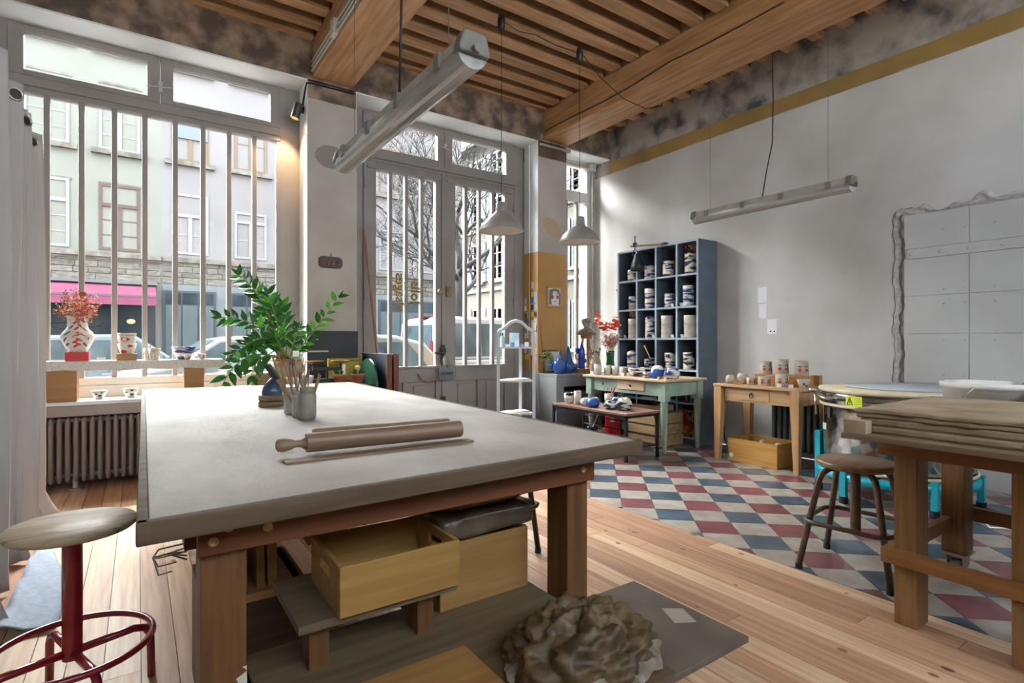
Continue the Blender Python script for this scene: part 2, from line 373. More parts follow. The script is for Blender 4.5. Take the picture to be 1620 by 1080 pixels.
# door_1 : double glazed door with transom lights
d1=empty_struct('door_1')
m=MB(); m.box(1.878,2.055,G-.01,G+.08,0,3.77); m.box(4.11,4.262,G-.01,G+.08,0,3.77); m.box(2.055,4.11,G-.01,G+.08,3.74,3.77)
m.box(1.885,1.90,G-.025,G-.01,0,3.76); m.box(4.10,4.125,G-.03,G-.01,0,3.76); part('frame',m,grey_paint,d1,.004)
for a,b,g0,g1 in((2.055,3.06,2.17,2.972),(3.08,4.11,3.171,3.967)):
    m=MB(); m.box(a,g0,G-.03,G+.05,3.30,3.74); m.box(g1,b,G-.03,G+.05,3.30,3.74); m.box(g0,g1,G-.03,G+.05,3.30,3.36); m.box(g0,g1,G-.03,G+.05,3.685,3.74)
    s_=part('transom_sash',m,grey_paint,d1,.005); part('pane',MB().box(g0,g1,G+.012,G+.018,3.36,3.685),glass,s_)
m=MB(); m.box(2.055,4.11,G-.05,G+.07,3.235,3.30); m.box(2.055,4.11,G-.03,G+.07,3.20,3.235); m.box(3.06,3.08,G-.04,G+.05,3.30,3.74); part('transom_rail',m,grey_paint,d1,.006)
part('transom_latch',MB().cyl((3.0,G-.045,3.53),(3.13,G-.045,3.51),.007).cyl((3.06,G-.06,3.55),(3.06,G-.03,3.55),.022),mat('painted_latch','b5aea8'),d1)
leaf=[]
for a,b,g0,g1,bars in((2.06,3.045,2.205,2.947,(2.377,2.571,2.768)),(3.055,4.10,3.215,3.947,(3.367,3.57,3.77))):
    m=MB(); m.box(a,g0,G-.025,G+.045,.02,3.20); m.box(g1,b,G-.025,G+.045,.02,3.20); m.box(g0,g1,G-.025,G+.045,3.115,3.20); m.box(g0,g1,G-.025,G+.045,.70,.885); m.box(g0,g1,G-.025,G+.045,.02,.22)
    m.box(a+.04,b-.04,G-.05,G-.025,3.115,3.15); m.box(a+.04,b-.04,G-.05,G-.02,.86,.89)
    mid=(g0+g1)/2; m.box(mid-.05,mid+.05,G-.025,G+.045,.22,.70)
    o=part('leaf',m,grey_paint,d1,.005); leaf.append(o)
    for p0,p1 in((g0,mid-.05),(mid+.05,g1)):
        q=MB(); q.box(p0,p1,G+.0,G+.03,.22,.70); q.box(p0+.04,p1-.04,G-.012,G+.01,.26,.66); part('panel',q,grey_paint,o,.006)
    e=[g0]+list(bars)+[g1]
    for x in bars: part('bar',MB().box(x-.02,x+.02,G-.02,G+.035,.885,3.115),grey_paint,o,.005)
    for p0,p1 in zip(e[:-1],e[1:]): part('pane',MB().box(p0,p1,G+.016,G+.022,.885,3.115),glass,o)
part('meeting_strip',MB().box(3.02,3.08,G-.045,G-.025,.02,3.20),grey_paint,d1,.006)
m=MB(); m.cyl((3.03,G-.05,1.07),(3.03,G-.044,1.07),.045,n=16); m.box(3.005,3.055,G-.055,G-.045,.9,1.14); m.cyl((3.03,G-.05,1.04),(3.03,G-.10,1.04),.011); m.cyl((3.03,G-.095,1.04),(2.90,G-.095,1.045),.011); part('handle',m,dark_metal,d1)
m=MB(); m.cyl((2.985,G-.05,1.78),(2.985,G-.085,1.78),.03,n=16); m.box(3.07,3.13,G-.07,G-.045,1.72,1.85); m.cyl((3.10,G-.09,1.80),(3.10,G-.07,1.80),.02); part('lock',m,mat('brass_old','8d7a58','75643f',scale=20,rough=.4,metal=.5),d1)
m=MB(); m.box(3.0,3.06,G-.06,G-.045,.30,.52); m.cyl((3.03,G-.075,.42),(3.03,G-.055,.42),.025); part('bolt',m,dark_metal,d1)
for x in(2.07,4.09):
    for z in(.35,1.7,2.95): part('hinge',MB().cyl((x,G-.035,z-.06),(x,G-.035,z+.06),.012),grey_paint,d1)
m=MB(); m.tube([(2.70,G-.05,.80),(2.76,G-.06,.72),(2.86,G-.06,.70),(2.93,G-.055,.73)],.008,6); part('cable_guard',m,grey_paint,d1)
# gold lettering and eye on the pane
gold=mat('gold_vinyl','6e5617','80671f',scale=30,rough=.35,metal=.3); ink=mat('navy_vinyl','2b3450')
def vinyl(body,size,xb,zc,length):
    t=text_mesh('lettering',body,size,gold,leaf[0],Matrix.Identity(4),.0015,offset=.0035)
    xs=[v.co.x for v in t.data.vertices]; ys=[v.co.y for v in t.data.vertices]; cx=(min(xs)+max(xs))/2; k=length/(max(xs)-min(xs))
    asc=[v.co.y for v in t.data.vertices]
    for v in t.data.vertices:
        x,y,z=v.co; v.co=(xb+(y-base_y)*k,G+.012+z,zc+(x-cx)*k)
    return t
base_y=-.045
vinyl('visages',.13,2.445,1.75,.45); base_y=-.045; vinyl('Jolis',.13,2.635,1.745,.29)
m=MB(); al=[]
for i in range(25):
    t=i/24*PI; al.append((2.69+.036*math.sin(t),2.04+.115*math.cos(t)))
for i in range(1,24):
    t=PI+i/24*PI; al.append((2.69+.036*math.sin(t),2.04+.115*math.cos(t)))
m.tube([(x,G+.012,z) for x,z in al],.0045,5,True); m.tube([(2.69+.030*math.cos(t*PI/10),G+.012,2.04+.030*math.sin(t*PI/10)) for t in range(20)],.0045,5,True); part('eye_outline',m,gold,leaf[0])
m=MB(); m.cyl((2.69,G+.010,2.04),(2.69,G+.013,2.04),.009)
for (x0,z0,x1,z1) in((2.648,2.165,2.628,2.10),(2.668,2.155,2.646,2.085),(2.648,2.02,2.618,2.022),(2.648,1.995,2.622,1.99),(2.66,1.975,2.635,1.962)): m.bar((x0,G+.011,z0),(x1,G+.011,z1),.008,.003,(0,1,0))
part('eye_lashes',m,ink,leaf[0])
# window_added : unseen glazed openings behind the camera, added to brighten the room
w3=empty_struct('window_added')
for x0,x1 in((-1.1,1.9),(2.2,5.3)):
    m=MB(); frame(m,x0,x1,2.3,4.0,.07,YB-.12,YB-.06)
    for q in(1,2): xx=x0+(x1-x0)*q/3; m.box(xx-.025,xx+.025,YB-.12,YB-.06,2.35,3.95)
    m.box(x0,x1,YB-.12,YB-.06,2.6,2.66); f=part('frame',m,grey_paint,w3)
    for q in range(3):
        a=x0+(x1-x0)*q/3; b=x0+(x1-x0)*(q+1)/3
        for z0,z1 in((2.37,2.6),(2.66,3.93)): part('pane',MB().box(a+.03,b-.03,YB-.095,YB-.09,z0,z1),glass,f)
struct(MB().box(-20,25,-30,YB-.2,-.2,-.1).build('ground_back',pave_c))  # unseen ground added outside the back openings
# pipes on the window wall
m=MB(); m.tube([(4.27,W-.02,3.735),(4.76,W-.02,3.735)],.018,8); m.cyl((4.70,W-.02,3.735),(4.78,W-.02,3.735),.026); m.tube([(4.76,W-.02,3.735),(4.76,G-.06,3.70),(5.40,G-.06,3.715)],.014,8); m.tube([(5.47,G-.06,3.70),(5.47,G-.06,.75)],.014,8)
struct(m.build('trim_pipe',mat('pipe_paint','aaa298','8c847a',scale=9,rough=.5)))
one('junction_box',MB((5.44,G-.1,3.66)).box(5.40,5.50,G-.10,G-.022,3.66,3.76),mat('box_grey','b0aca6'),'grey junction box at top of narrow window frame','junction box')
# ================================================================== OUTSIDE
KO=.215
def mat_o(n,*a,**q): q.setdefault('k',KO); return mat(n,*a,**q)
asphalt=mat_o('asphalt','6b6b6c','5c5c5e',scale=12,rough=.9); pave=mat_o('pavement','9a9894','8b8985',scale=6,rough=.9)
struct(MB().box(-30,40,YO,40,-.25,-.16).build('ground_street',asphalt))
struct(MB().box(-30,40,YO,7.1,-.16,-.06).build('ground_pavement',pave)); struct(MB().box(-30,10.2,16.4,18.1,-.16,-.05).build('ground_pavement_far',pave))
pane_m=mat_o('street_pane','7d8f99','a9bcc6',scale=1.2,rough=.3,spec=.12); pane_d=mat_o('dark_pane','4c5c66','6d7f8a',scale=1.5,rough=.3,spec=.12); curtain_p=mat_o('net_curtain','c9d3d8','b3c0c8',scale=14,stretch=(1,1,.1),rough=.3)
wfm=mat_o('white_window','eceae6'); brn=mat_o('brown_window','93695c'); orw=mat_o('pine_window','c59a6a')
stone_s=mat_o('pale_stone','d8d0c2','a5957f',scale=4,rough=.9,bump=.3,rnd=.2)
def fwindow(B,x0,x1,z0,z1,y,fm,pm_,rows=2,transom=None,sill=True,axis='y',off=0,blind=None):
    # axis 'y': facade facing -Y at Y=y ; axis 'x': facade facing -X at X=y
    def bx_(m,a,b,p,q,c,d):
        if axis=='y': m.box(a,b,y+p,y+q,c,d)
        else: m.box(y+p,y+q,a,b,c,d)
    m=at(B); t=.07; xm=(x0+x1)/2
    bx_(m,x0,x0+t,-.02,.06,z0,z1); bx_(m,x1-t,x1,-.02,.06,z0,z1); bx_(m,x0+t,x1-t,-.018,.055,z1-t,z1); bx_(m,x0+t,x1-t,-.018,.055,z0,z0+t); bx_(m,xm-.05,xm+.05,-.022,.05,z0+t,(transom-.045) if transom else z1-t)
    zt=transom or z1
    if transom: bx_(m,x0+t,x1-t,-.03,.052,transom-.045,transom+.045)
    for r_ in range(1,rows): zz=z0+(zt-z0)*r_/rows; bx_(m,x0+t,x1-t,0,.045,zz-.015,zz+.015)
    f=m.build('window',fm,B)
    for a,b in((x0+t,xm-.05),(xm+.05,x1-t)):
        m=at(B); bx_(m,a,b,.03,.05,z0+t,zt-.04); m.build('pane',pm_,f)
    if transom: m=at(B); bx_(m,x0+t,x1-t,.03,.05,transom+.045,z1-t); m.build('pane',pm_,f)
    if sill: m=at(B); bx_(m,x0-.16,x1+.16,-.12,.06,z0-.13,z0); m.build('sill',stone_s,f)
    if blind: m=at(B); bx_(m,x0+.02,x1-.02,-.05,-.01,blind,z1); m.build('blind',mat_o('grey_blind','b9c4cc'),f)
    return f
FY=18.0
bA=thing('apartment_building','cream rendered apartment house opposite with pink shop awning below','building',(-4,FY,-.15))
m=at(bA); m.box(-9,.54,FY+.05,FY+1.5,-.15,9.35); m.box(-9,.54,FY-.02,FY+.05,-.15,9.35); m.build('wall',mat_o('cream_render','dedccb','d2d0bf',scale=.8,rough=.9),bA)
m=at(bA); m.box(-9,.535,FY-.16,FY,3.42,3.54); m.box(-9,.535,FY-.09,FY,3.36,3.42); m.build('string_course',stone_s,bA)
for k in range(3):
    z0=(3.62,6.28,8.95)[k]
    for x0,x1 in((-3.9,-3.0),(-2.35,-1.45),(-.85,.05)):
        if k==0: fwindow(bA,x0,x1,z0,5.38,FY-.03,brn if x0>-1 else wfm,curtain_p,3,4.82,False)
        else: fwindow(bA,x0,x1,z0,z0+1.62,FY-.03,wfm if k==1 else orw,curtain_p if k==1 else pane_m,4,None,True)
    if k: 
        for x0 in(-2.35,-.85): m=at(bA); m.box(x0,x0+.95,FY-.04,FY-.02,z0-.92,z0-.86); m.build('ledge',stone_s,bA)
bB=thing('apartment_building','pale pink rendered apartment house opposite with a rubble stone band','building',(5,FY,-.15))
m=at(bB); m.box(.54,10.1,FY-.02,FY+1.5,-.15,9.35); m.build('wall',mat_o('pink_render','e6dcd8','dbd0cc',scale=.8,rough=.9),bB)
m=at(bB); m.box(.56,10.1,FY-.13,FY,3.42,3.55); m.build('string_course',stone_s,bB)
bwx=[(.78,1.69),(2.37,3.26),(3.95,4.85),(5.35,6.25),(6.85,7.8),(8.5,9.35)]
for k,z0 in enumerate((3.66,6.30,8.93)):
    for i,(x0,x1) in enumerate(bwx):
        fwindow(bB,x0,x1,z0,z0+(1.72 if i==0 else 1.4) if k==0 else z0+1.6,FY-.03,(wfm if k==0 else orw),pane_m if k!=0 or i%2 else pane_m,2,(z0+1.1 if k==0 else None),k>0,blind=(6.95 if (k==1 and i==0) else None))
# rubble stones
sm_=[MB().prism([(-.5,-.42),(-.46,-.5),(.44,-.5),(.5,-.4),(.5,.44),(.42,.5),(-.45,.48),(-.5,.4)],0,.06,'y').mesh('stone',stone_s) for q in range(1)]
for B,xa,xb in((bA,-2.6,.53),(bB,.56,10.05)):
    z=2.80
    for r_ in range(4):
        h=(.19,.15,.17,.12)[r_]; x=xa
        while x<xb-.1:
            w_=random.uniform(.28,.6); w_=min(w_,xb-x)
            o=bpy.data.objects.new('stone',sm_[0]); COL.objects.link(o); o.parent=B; o.location=Vector((x+w_/2,FY-.02-.05*random.uniform(.6,1),z+h/2))-B.location; o.scale=(w_-.02,1,h-.018); x+=w_
        z+=h
# ground floor of both houses
m=at(bA); m.box(-6,.40,FY-.05,FY-.02,-.1,2.80); m.build('shop_front',mat_o('shop_dark','55606b','48525c',scale=3,rough=.5),bA)
for x0,x1 in((-3.2,-2.2),(-2.1,-.95),(-.85,.2)): m=at(bA); m.box(x0,x1,FY-.07,FY-.05,.5,2.35); m.build('shop_window',pane_d,bA)
pink=mat_o('pink_canvas','e9779f','e06a94',scale=3,rough=.8)
m=at(bA); m._add([(-6,FY-.1,2.72),(.40,FY-.1,2.72),(.40,FY-1.0,2.38),(-6,FY-1.0,2.38),(-6,FY-.1,2.67),(.40,FY-.1,2.67),(.40,FY-1.0,2.33),(-6,FY-1.0,2.33)],[(0,1,2,3),(7,6,5,4),(0,3,7,4),(1,5,6,2),(3,2,6,7)]); aw=m.build('awning',pink,bA)
m=at(bA); m.box(-6,.40,FY-1.01,FY-.99,2.12,2.34); m.build('awning_valance',pink,aw); m=at(bA); m.box(-6,.42,FY-1.02,FY-.985,2.33,2.36); m.build('awning_bar',mat_o('awning_bar','8f9aa8'),aw); m=at(bA); m.box(-6,.44,FY-.28,FY-.02,2.72,2.80); m.build('awning_box',mat_o('awning_box_grey','a9aaac'),aw)
m=at(bA); m.sph((-.15,FY-.14,1.72),.10,.05,.07); m.build('shop_lamp',mat_o('shop_lamp_glow','ffd9a8',emit=.8),bA)
m=at(bB); m.box(.56,10.08,FY-.05,FY-.02,-.1,2.80); m.build('ground_floor_wall',mat_o('whitewash','d5d9da','bfc6c8',scale=2.5,rough=.9,bump=.2),bB)
for x0,x1 in((.62,1.83),(2.29,3.5),(4.1,5.3),(6.87,9.06)):
    m=at(bB); m.box(x0-.05,x1+.05,FY-.09,FY-.05,.4,2.62); f=m.build('shop_shutter_frame',mat_o('shutter_frame','66737b'),bB); n_=3
    for q in range(n_):
        a=x0+(x1-x0)*q/n_; b=x0+(x1-x0)*(q+1)/n_; m=at(bB); m.box(a+.02,b-.02,FY-.11,FY-.09,.45,2.2); m.build('shutter_panel',mat_o('shutter_grey','97a7ac','889a9f',scale=2,rough=.6),f)
        m=at(bB); m.box(a+.02,b-.02,FY-.10,FY-.09,2.24,2.56); m.build('pane',pane_d,f)
# beige corner house on the right of the side street
BX=14.0
bC=thing('corner_house','sunlit beige corner house with blue-grey shutters and overhanging tiled roof','building',(BX,18,-.15))
m=at(bC); m.box(BX,BX+4,9,25.2,-.15,10.9); m.build('wall',mat_o('beige_render','e6d3ae','dcc8a2',scale=.8,rough=.9,k=.055),bC)
m=at(bC); m._add([(BX-.55,8.8,10.75),(BX-.55,25.7,10.75),(BX+4,25.7,12.2),(BX+4,8.8,12.2),(BX-.55,8.8,10.9),(BX-.55,25.7,10.9),(BX+4,25.7,12.4),(BX+4,8.8,12.4)],[(3,2,1,0),(4,5,6,7),(0,1,5,4),(1,2,6,5),(3,0,4,7)]); m.build('roof',mat_o('roof_tile','7e746c','95887c',scale=9,rough=.9,bump=.4),bC)
for zz in(3.6,6.6): m=at(bC); m.box(BX-.1,BX,9,25.2,zz,zz+.15); m.build('string_course',stone_s,bC)
shut=mat_o('blue_shutter','7f93a6','70859a',scale=5,rough=.7,k=.07)
for zz in(.9,4.1,7.0,8.95):
    for yy in(11.5,13.6,15.6,17.6,19.6,21.4,23.2):
        h=(1.9,1.9,1.5,1.25)[(.9,4.1,7.0,8.95).index(zz)]
        fw=fwindow(bC,yy-.45,yy+.45,zz,zz+h,BX-.03,wfm,pane_m,3,None,True,'x')
        for s_ in(-1,1):
            m=at(bC); m.box(BX-.09,BX-.04,yy+s_*.72-.22,yy+s_*.72+.22,zz,zz+h); m.build('shutter',shut,fw)
# bare tree
tree=thing('bare_tree','leafless street tree with dark twigs seen through the glazed door','tree',(6.62,12.0,-.06))
bark=mat_o('bark','6b655f','4b4642',scale=12,rough=.9,bump=.4)
rt=random.Random(5); br=MB(tree.location); tk=MB(tree.location)
tk.tube([(6.62,12,-.06),(6.63,12,1.2),(6.66,12.02,2.2),(6.72,12.0,3.0)],.15,10,r1=.11); tk.build('trunk',bark,tree)
def grow(p,d,L,r,lv):
    pts=[p]; q=p.copy(); dd=d.copy()
    for k in range(4):
        dd=(dd+Vector((rt.uniform(-.22,.22),rt.uniform(-.22,.22),rt.uniform(-.1,.16)))).normalized(); q=q+dd*L/4; pts.append(q.copy())
    br.tube(pts,r,5 if lv<2 else 3,r1=r*.6)
    if lv>=6: return
    for k in range(3):
        t=rt.choice(pts[2:]) if k else pts[-1]
        nd=(dd+Vector((rt.uniform(-.9,.9),rt.uniform(-.9,.9),rt.uniform(-.45,.6)))).normalized()
        grow(t.copy(),nd,L*rt.uniform(.6,.8),max(r*.58,.0045),lv+1)
for a in range(6):
    t=a*PI/3+.3; grow(Vector((6.71,12.0,2.3+.22*a*.6)),Vector((math.cos(t)*.8,math.sin(t)*.8,.55)).normalized(),1.6,.07,0)
grow(Vector((6.72,12.0,3.0)),Vector((.05,0,1)),1.5,.09,0)
br.build('branches',bark,tree)
# cars
tyre=mat_o('tyre','1c1c1d',rough=.8); carglass=mat_o('car_glass','556a72','8ea5ad',scale=1.5,rough=.1,spec=.3); lamp_r=mat_o('tail_lamp','b3323a',rough=.2); lamp_w=mat_o('head_lamp','d8dde0',rough=.15); alloy=mat_o('alloy','a5a7aa',rough=.3,metal=.8); blackp=mat_o('black_plastic','2a2c2e',rough=.6)
def car(label,cx,cy,rz,Lc,Wc,Hc,paint,van=False,zs=-.16):
    T=thing('parked_car',label,'car',(cx,cy,zs),rz)
    h=Hc; l=Lc/2; w_=Wc/2
    # lower body profile (x along car, front = -x)
    if van:
        low=[(-l,.35),(-l+.02,.75),(-l+.25,.88),(-l+.95,1.0),(l-.02,1.0),(l,.9),(l,.3),(-l+.1,.28)]
        top=[(-l+.9,1.0),(-l+1.5,h-.12),(-l+1.8,h),(l-.25,h),(l-.06,h-.1),(l-.01,1.0)]
    else:
        low=[(-l,.35),(-l+.02,.62),(-l+.2,.74),(-l+1.05,.92),(l-.15,.95),(l,.8),(l,.32),(-l+.1,.26)]
        top=[(-l+.98,.92),(-l+1.7,h-.06),(-l+2.1,h),(l-.9,h-.03),(l-.45,h-.14),(l-.12,.95)]
    m=MB()
    def slab(poly,ya,yb,inner):
        n=len(poly); vs=[]
        for yy,f in((-ya,1),(-yb,inner),(yb,inner),(ya,1)): pass
        m.prism(poly,-ya,ya,'y')
    m.prism(low,-w_,w_,'y'); b=m.build('body',paint,T); bevel(b,.07,3)
    m=MB(); n=len(top); ti=.12 if not van else .07
    zmin=min(z for x,z in top); zmax=h
    vs=[(x,s_*(w_-.02-ti*(z-zmin)/(zmax-zmin)),z) for s_ in(-1,1) for x,z in top]
    m._add(vs,[tuple(range(n)),tuple(range(2*n-1,n-1,-1))]+[(i,n+i,n+i+1,i+1) for i in range(n-1)]); c=m.build('cabin',paint,T); bevel(c,.05,2)
    # glazing
    def sideglass(x0,x1,x2,x3,s_):
        z0=zmin+.05; z1=h-.13
        yy=lambda z:s_*(w_-.012-ti*(z-zmin)/(zmax-zmin))
        g=MB(); g._add([(x0,yy(z0),z0),(x1,yy(z0),z0),(x2,yy(z1),z1),(x3,yy(z1),z1)],[(0,1,2,3)]); g.build('side_window',carglass,T)
    for s_ in(-1,1):
        if van: sideglass(-l+1.12,-l+1.95,-l+1.95,-l+1.55,s_); sideglass(-l+2.05,-l+2.95,-l+2.95,-l+2.05,s_); sideglass(-l+3.05,l-.15,l-.22,-l+3.05,s_)
        else: sideglass(-l+1.2,-l+2.1,-l+2.1,-l+1.75,s_); sideglass(-l+2.18,l-.45,l-.75,-l+2.18,s_)
    def endglass(p,q,ya,yb,nm):
        dx,dz=q[0]-p[0],q[1]-p[1]; nn=math.hypot(dx,dz); ox,oz=-dz/nn*.012,dx/nn*.012
        g=MB(); g._add([(p[0]+ox,-ya,p[1]+oz),(p[0]+ox,ya,p[1]+oz),(q[0]+ox,yb,q[1]+oz),(q[0]+ox,-yb,q[1]+oz)],[(0,1,2,3)]); g.build(nm,carglass,T)
    a,b_=top[0],top[1]; endglass((a[0]+.05*(b_[0]-a[0]),a[1]+.05*(b_[1]-a[1])),(a[0]+.95*(b_[0]-a[0]),a[1]+.95*(b_[1]-a[1])),w_-.1,w_-.2,'windscreen')
    a,b_=top[-2],top[-1]; endglass((a[0],a[1]-.06),(b_[0],b_[1]+.08),w_-.22,w_-.14,'rear_window')
    for x in(-l+.75,l-.75):
        for s_ in(-1,1):
            g=MB(); g.cyl((x,s_*(w_-.2),.31),(x,s_*(w_+.01),.31),.31,n=20); wh=g.build('wheel',tyre,T); g=MB(); g.cyl((x,s_*(w_+.008),.31),(x,s_*(w_+.02),.31),.2,n=16); g.build('hub_cap',alloy,wh)
    for s_ in(-1,1):
        g=MB(); g.box(-l-.012,-l+.18,s_*w_*.62-.18,s_*w_*.62+.18,.60,.72); g.build('head_lamp',lamp_w,T)
        g=MB(); zz=(.85,1.35) if van else (.68,.88); g.box(l-.08,l+.012,s_*(w_-.1)-.07,s_*(w_-.1)+.07,*zz); g.build('tail_lamp',lamp_r,T)
        g=MB(); g.box(-l+1.25,-l+1.4,s_*(w_+.1)-.1,s_*(w_+.1)+.1,.95,1.08); g.build('mirror',paint,T)
        for xx in ((-l+2.0,) if van else (-l+2.1,)): g=MB(); g.box(xx,xx+.2,s_*(w_+.012)-.012,s_*(w_+.012)+.012,.80,.85); g.build('door_handle',blackp,T)
    g=MB(); g.box(l-.01,l+.015,-.26,.26,.52,.64); pl=g.build('number_plate',mat_o('plate_white','e4e6e6'),T); g=MB(); g.box(-l-.015,-l+.01,-.26,.26,.42,.53); g.build('number_plate',mat_o('plate_white','e4e6e6'),T)
    g=MB(); g.box(l-.1,l+.05,-w_+.05,w_-.05,.28,.48); g.build('bumper',paint if not van else blackp,T)
    return T
wpaint=mat_o('white_car_paint','e6e8ea',rough=.25,coat=.5); spaint=mat_o('silver_car_paint','c3c9cc',rough=.25,coat=.5,metal=.2); dpaint=mat_o('dark_car_paint','414b52',rough=.2,coat=.6); bpaint=mat_o('pale_blue_car_paint','a9bccb',rough=.25,coat=.5)
v=car('white small van parked beyond the door, rear end to the left',6.55,10.0,PI,4.0,1.78,1.82,wpaint,True)
g=MB(); l=2.0
g.tube([(l+.02,0,1.03-.07),(l+.02,-.045,1.03),(l+.02,0,1.03+.07),(l+.02,.045,1.03)],.011,6,True); g.build('diamond_badge',mat_o('chrome','c8c8c8',rough=.15,metal=1),v)
g=MB(); g.box(l-.32,l-.1,-.2,.2,1.825,1.85); g.build('roof_lamp',lamp_r,v)
g=MB(); g.box(l-.01,l+.02,-.4,.4,.70,.78); g.build('tailgate_grip',blackp,v)
car('silver hatchback parked close outside the large window',2.05,8.25,0,4.0,1.7,1.46,spaint)
car('pale car parked across the street below the pink awning',-.35,15.2,PI,4.1,1.75,1.5,bpaint)
car('white car parked mid street, seen between cups and bowls',1.55,12.6,.1,4.1,1.72,1.45,wpaint)
car('dark car parked in front of grey shutters beyond the door',6.6,14.6,PI+.05,4.2,1.75,1.48,dpaint)
# ================================================================== WORK TABLE
pine_leg=wood('leg_pine','744f2c','58391d',2,scale=4,rough=.5,bump=.2)
apron_m=wood('apron_redwood','6f3f22','552d17',0,scale=3,rough=.5)
clay_top=mat('clay_dusted_top','b4aba1','92887d',scale=3.6,rough=.6,bump=.3,bscale=40,detail=10,stretch=(1,.6,1),c3='a49b90',lo=.32,hi=.68)
edge_m=wood('table_edge_wood','66523d','493827',0,scale=3,rough=.7,bump=.25)
ply=wood('light_ply','a07947','8c6738',0,scale=3,rough=.5,bump=.06); ply_d=wood('dusty_ply','6a5943','574732',0,scale=3,rough=.7,bump=.15); ply_g=mat('grey_worn_board','74675a','5d5146',scale=5,rough=.6,bump=.12,detail=8)
screw_m=mat('brass_screw','b8966a',rough=.35,metal=.8)
wt=thing('work_table','large clay-dusted studio work table in the foreground','table',(.7,2.9,0))
q=[(-.003,1.226),(1.431,1.275),(1.475,4.51),(.022,4.637)]
qi=[(q[0][0]+.02,q[0][1]+.02),(q[1][0]-.02,q[1][1]+.02),(q[2][0]-.02,q[2][1]-.02),(q[3][0]+.02,q[3][1]-.02)]
o=at(wt).prism(qi,.797,.84).build('tabletop',clay_top,wt); bevel(o,.003)
def lip(a,b,w=.02):
    a=Vector((*a,0));b=Vector((*b,0));d=(b-a).normalized();n=Vector((-d.y,d.x,0))
    m=at(wt); c=[a,b,b+n*w,a+n*w]; m.prism([(p.x,p.y) for p in c],.795,.8405); bevel(m.build('edge_strip',edge_m,wt),.003)
for i in range(4): lip(q[i],q[(i+1)%4])
def leg(x0,x1,y0,y1,z1=.795): return bevel(at(wt).box(x0,x1,y0,y1,0,z1).build('leg',pine_leg,wt),.004)
leg(.112,.205,1.362,1.47); leg(1.165,1.255,1.362,1.47); leg(.14,.23,4.25,4.35); leg(1.2,1.29,4.2,4.3)
bevel(at(wt).box(.105,1.262,1.335,1.361,.715,.795).build('apron',apron_m,wt),.003); at(wt).box(.14,1.29,4.36,4.385,.715,.795).build('apron',apron_m,wt)
at(wt).box(.085,.111,1.40,4.36,.715,.795).build('apron',apron_m,wt); at(wt).box(1.263,1.29,1.40,4.2,.715,.795).build('apron',apron_m,wt)
at(wt).box(.21,1.16,1.40,1.44,.22,.29).build('stretcher',apron_m,wt)
for x,z in((.135,.745),(.245,.757),(1.21,.757),(.165,.772)):
    m=at(wt); m.lathe([(0,0),(.006,0),(.007,.001),(.011,.003),(.011,0)],n=14,cap0=False)
    for v in m.v: x_,y_,z_=v; v.x,v.y,v.z=x+x_,1.334-z_,z+y_
    m.build('screw',screw_m,wt)
m=at(wt); m._add([(.195+.02*math.sin(i*1.9)*(.6 if i%2 else 1),1.3612,.44-.012*i) if i<12 else (.2052,1.3612,.44-.012*(23-i)) for i in range(24)],[tuple(range(24))]); m.build('paint_smear',mat('dried_slip','c9c0b2'),wt)
# things on the table
pin_m=wood('rolling_pin_wood','8b6f58','725843',0,scale=4,rough=.45,bump=.08)
def pinned(name,label,p0,p1,r,handle,cat,bodies,matl=pin_m):
    p0=Vector(p0);p1=Vector(p1);d=p1-p0;L=d.length; T=thing(name,label,cat,p0,math.atan2(d.y,d.x)); 
    for nm,prof in bodies(L,r):
        m=MB(); m.lathe(prof,n=20,cap0=True,cap1=True)
        for v in m.v: x,y,z=v; v.x,v.y,v.z=z,x,y+r
        m.build(nm,matl,T)
    return T
k=1.1333
pinned('rolling_pin','wooden rolling pin with one turned handle, nearest on the table',(.415,1.685,.847),(.925,1.655,.847),.029,True,'rolling pin',lambda L,r:[('roller',[(r*.96,0),(r,.006),(r,L-.006),(r*.96,L)]),('handle',[(.008,-.085),(.018,-.08),(.021,-.065),(.017,-.045),(.011,-.03),(.012,-.015),(.02,0)])])
pinned('rolling_pin','slimmer wooden rolling pin lying behind the handled one',(.49,1.90,.84),(.99,1.86,.84),.022,False,'rolling pin',lambda L,r:[('roller',[(r*.9,0),(r,.01),(r,L-.01),(r*.9,L)])])
one('wooden_dowel',MB((.46,1.80,.84)).cyl((.465,1.79,.853),(.95,1.765,.853),.013,n=14),pin_m,'thin dowel lying between the two rolling pins','dowel')
one('wooden_lath',bevel and MB((.33,1.6,.84)).bar((.335,1.595,.8435),(.935,1.60,.8435),.045,.006),wood('lath_wood','8a7158','6d5641',0,rough=.6),'flat wooden lath lying under the front rolling pin','lath')
jar_glass=mat('slip_coated_jar','8e8778','766f61',scale=14,rough=.25,bump=.1); jar_pale=mat('cloudy_glass','b9b8b0','8f8d84',scale=9,rough=.12,spec=.7)
def jar(name,label,x,y,r,h,m,z=.84):
    T=thing(name,label,'jar',(x,y,z)); b=MB(); R_=r
    b.lathe([(R_*.75,0),(R_*.97,.008),(R_,.02),(R_,h*.74),(R_*.93,h*.8),(R_*.80,h*.85)],n=8 if r>.033 else 16,cap0=True); b.build('body',m,T)
    b=MB(); b.lathe([(R_*.78,h*.85),(R_*.82,h*.87),(R_*.80,h*.9),(R_*.83,h*.92),(R_*.80,h*.95),(R_*.83,h),(R_*.74,h),(R_*.74,h*.88)],n=18,cap0=False); b.build('screw_neck',m,T)
    return T
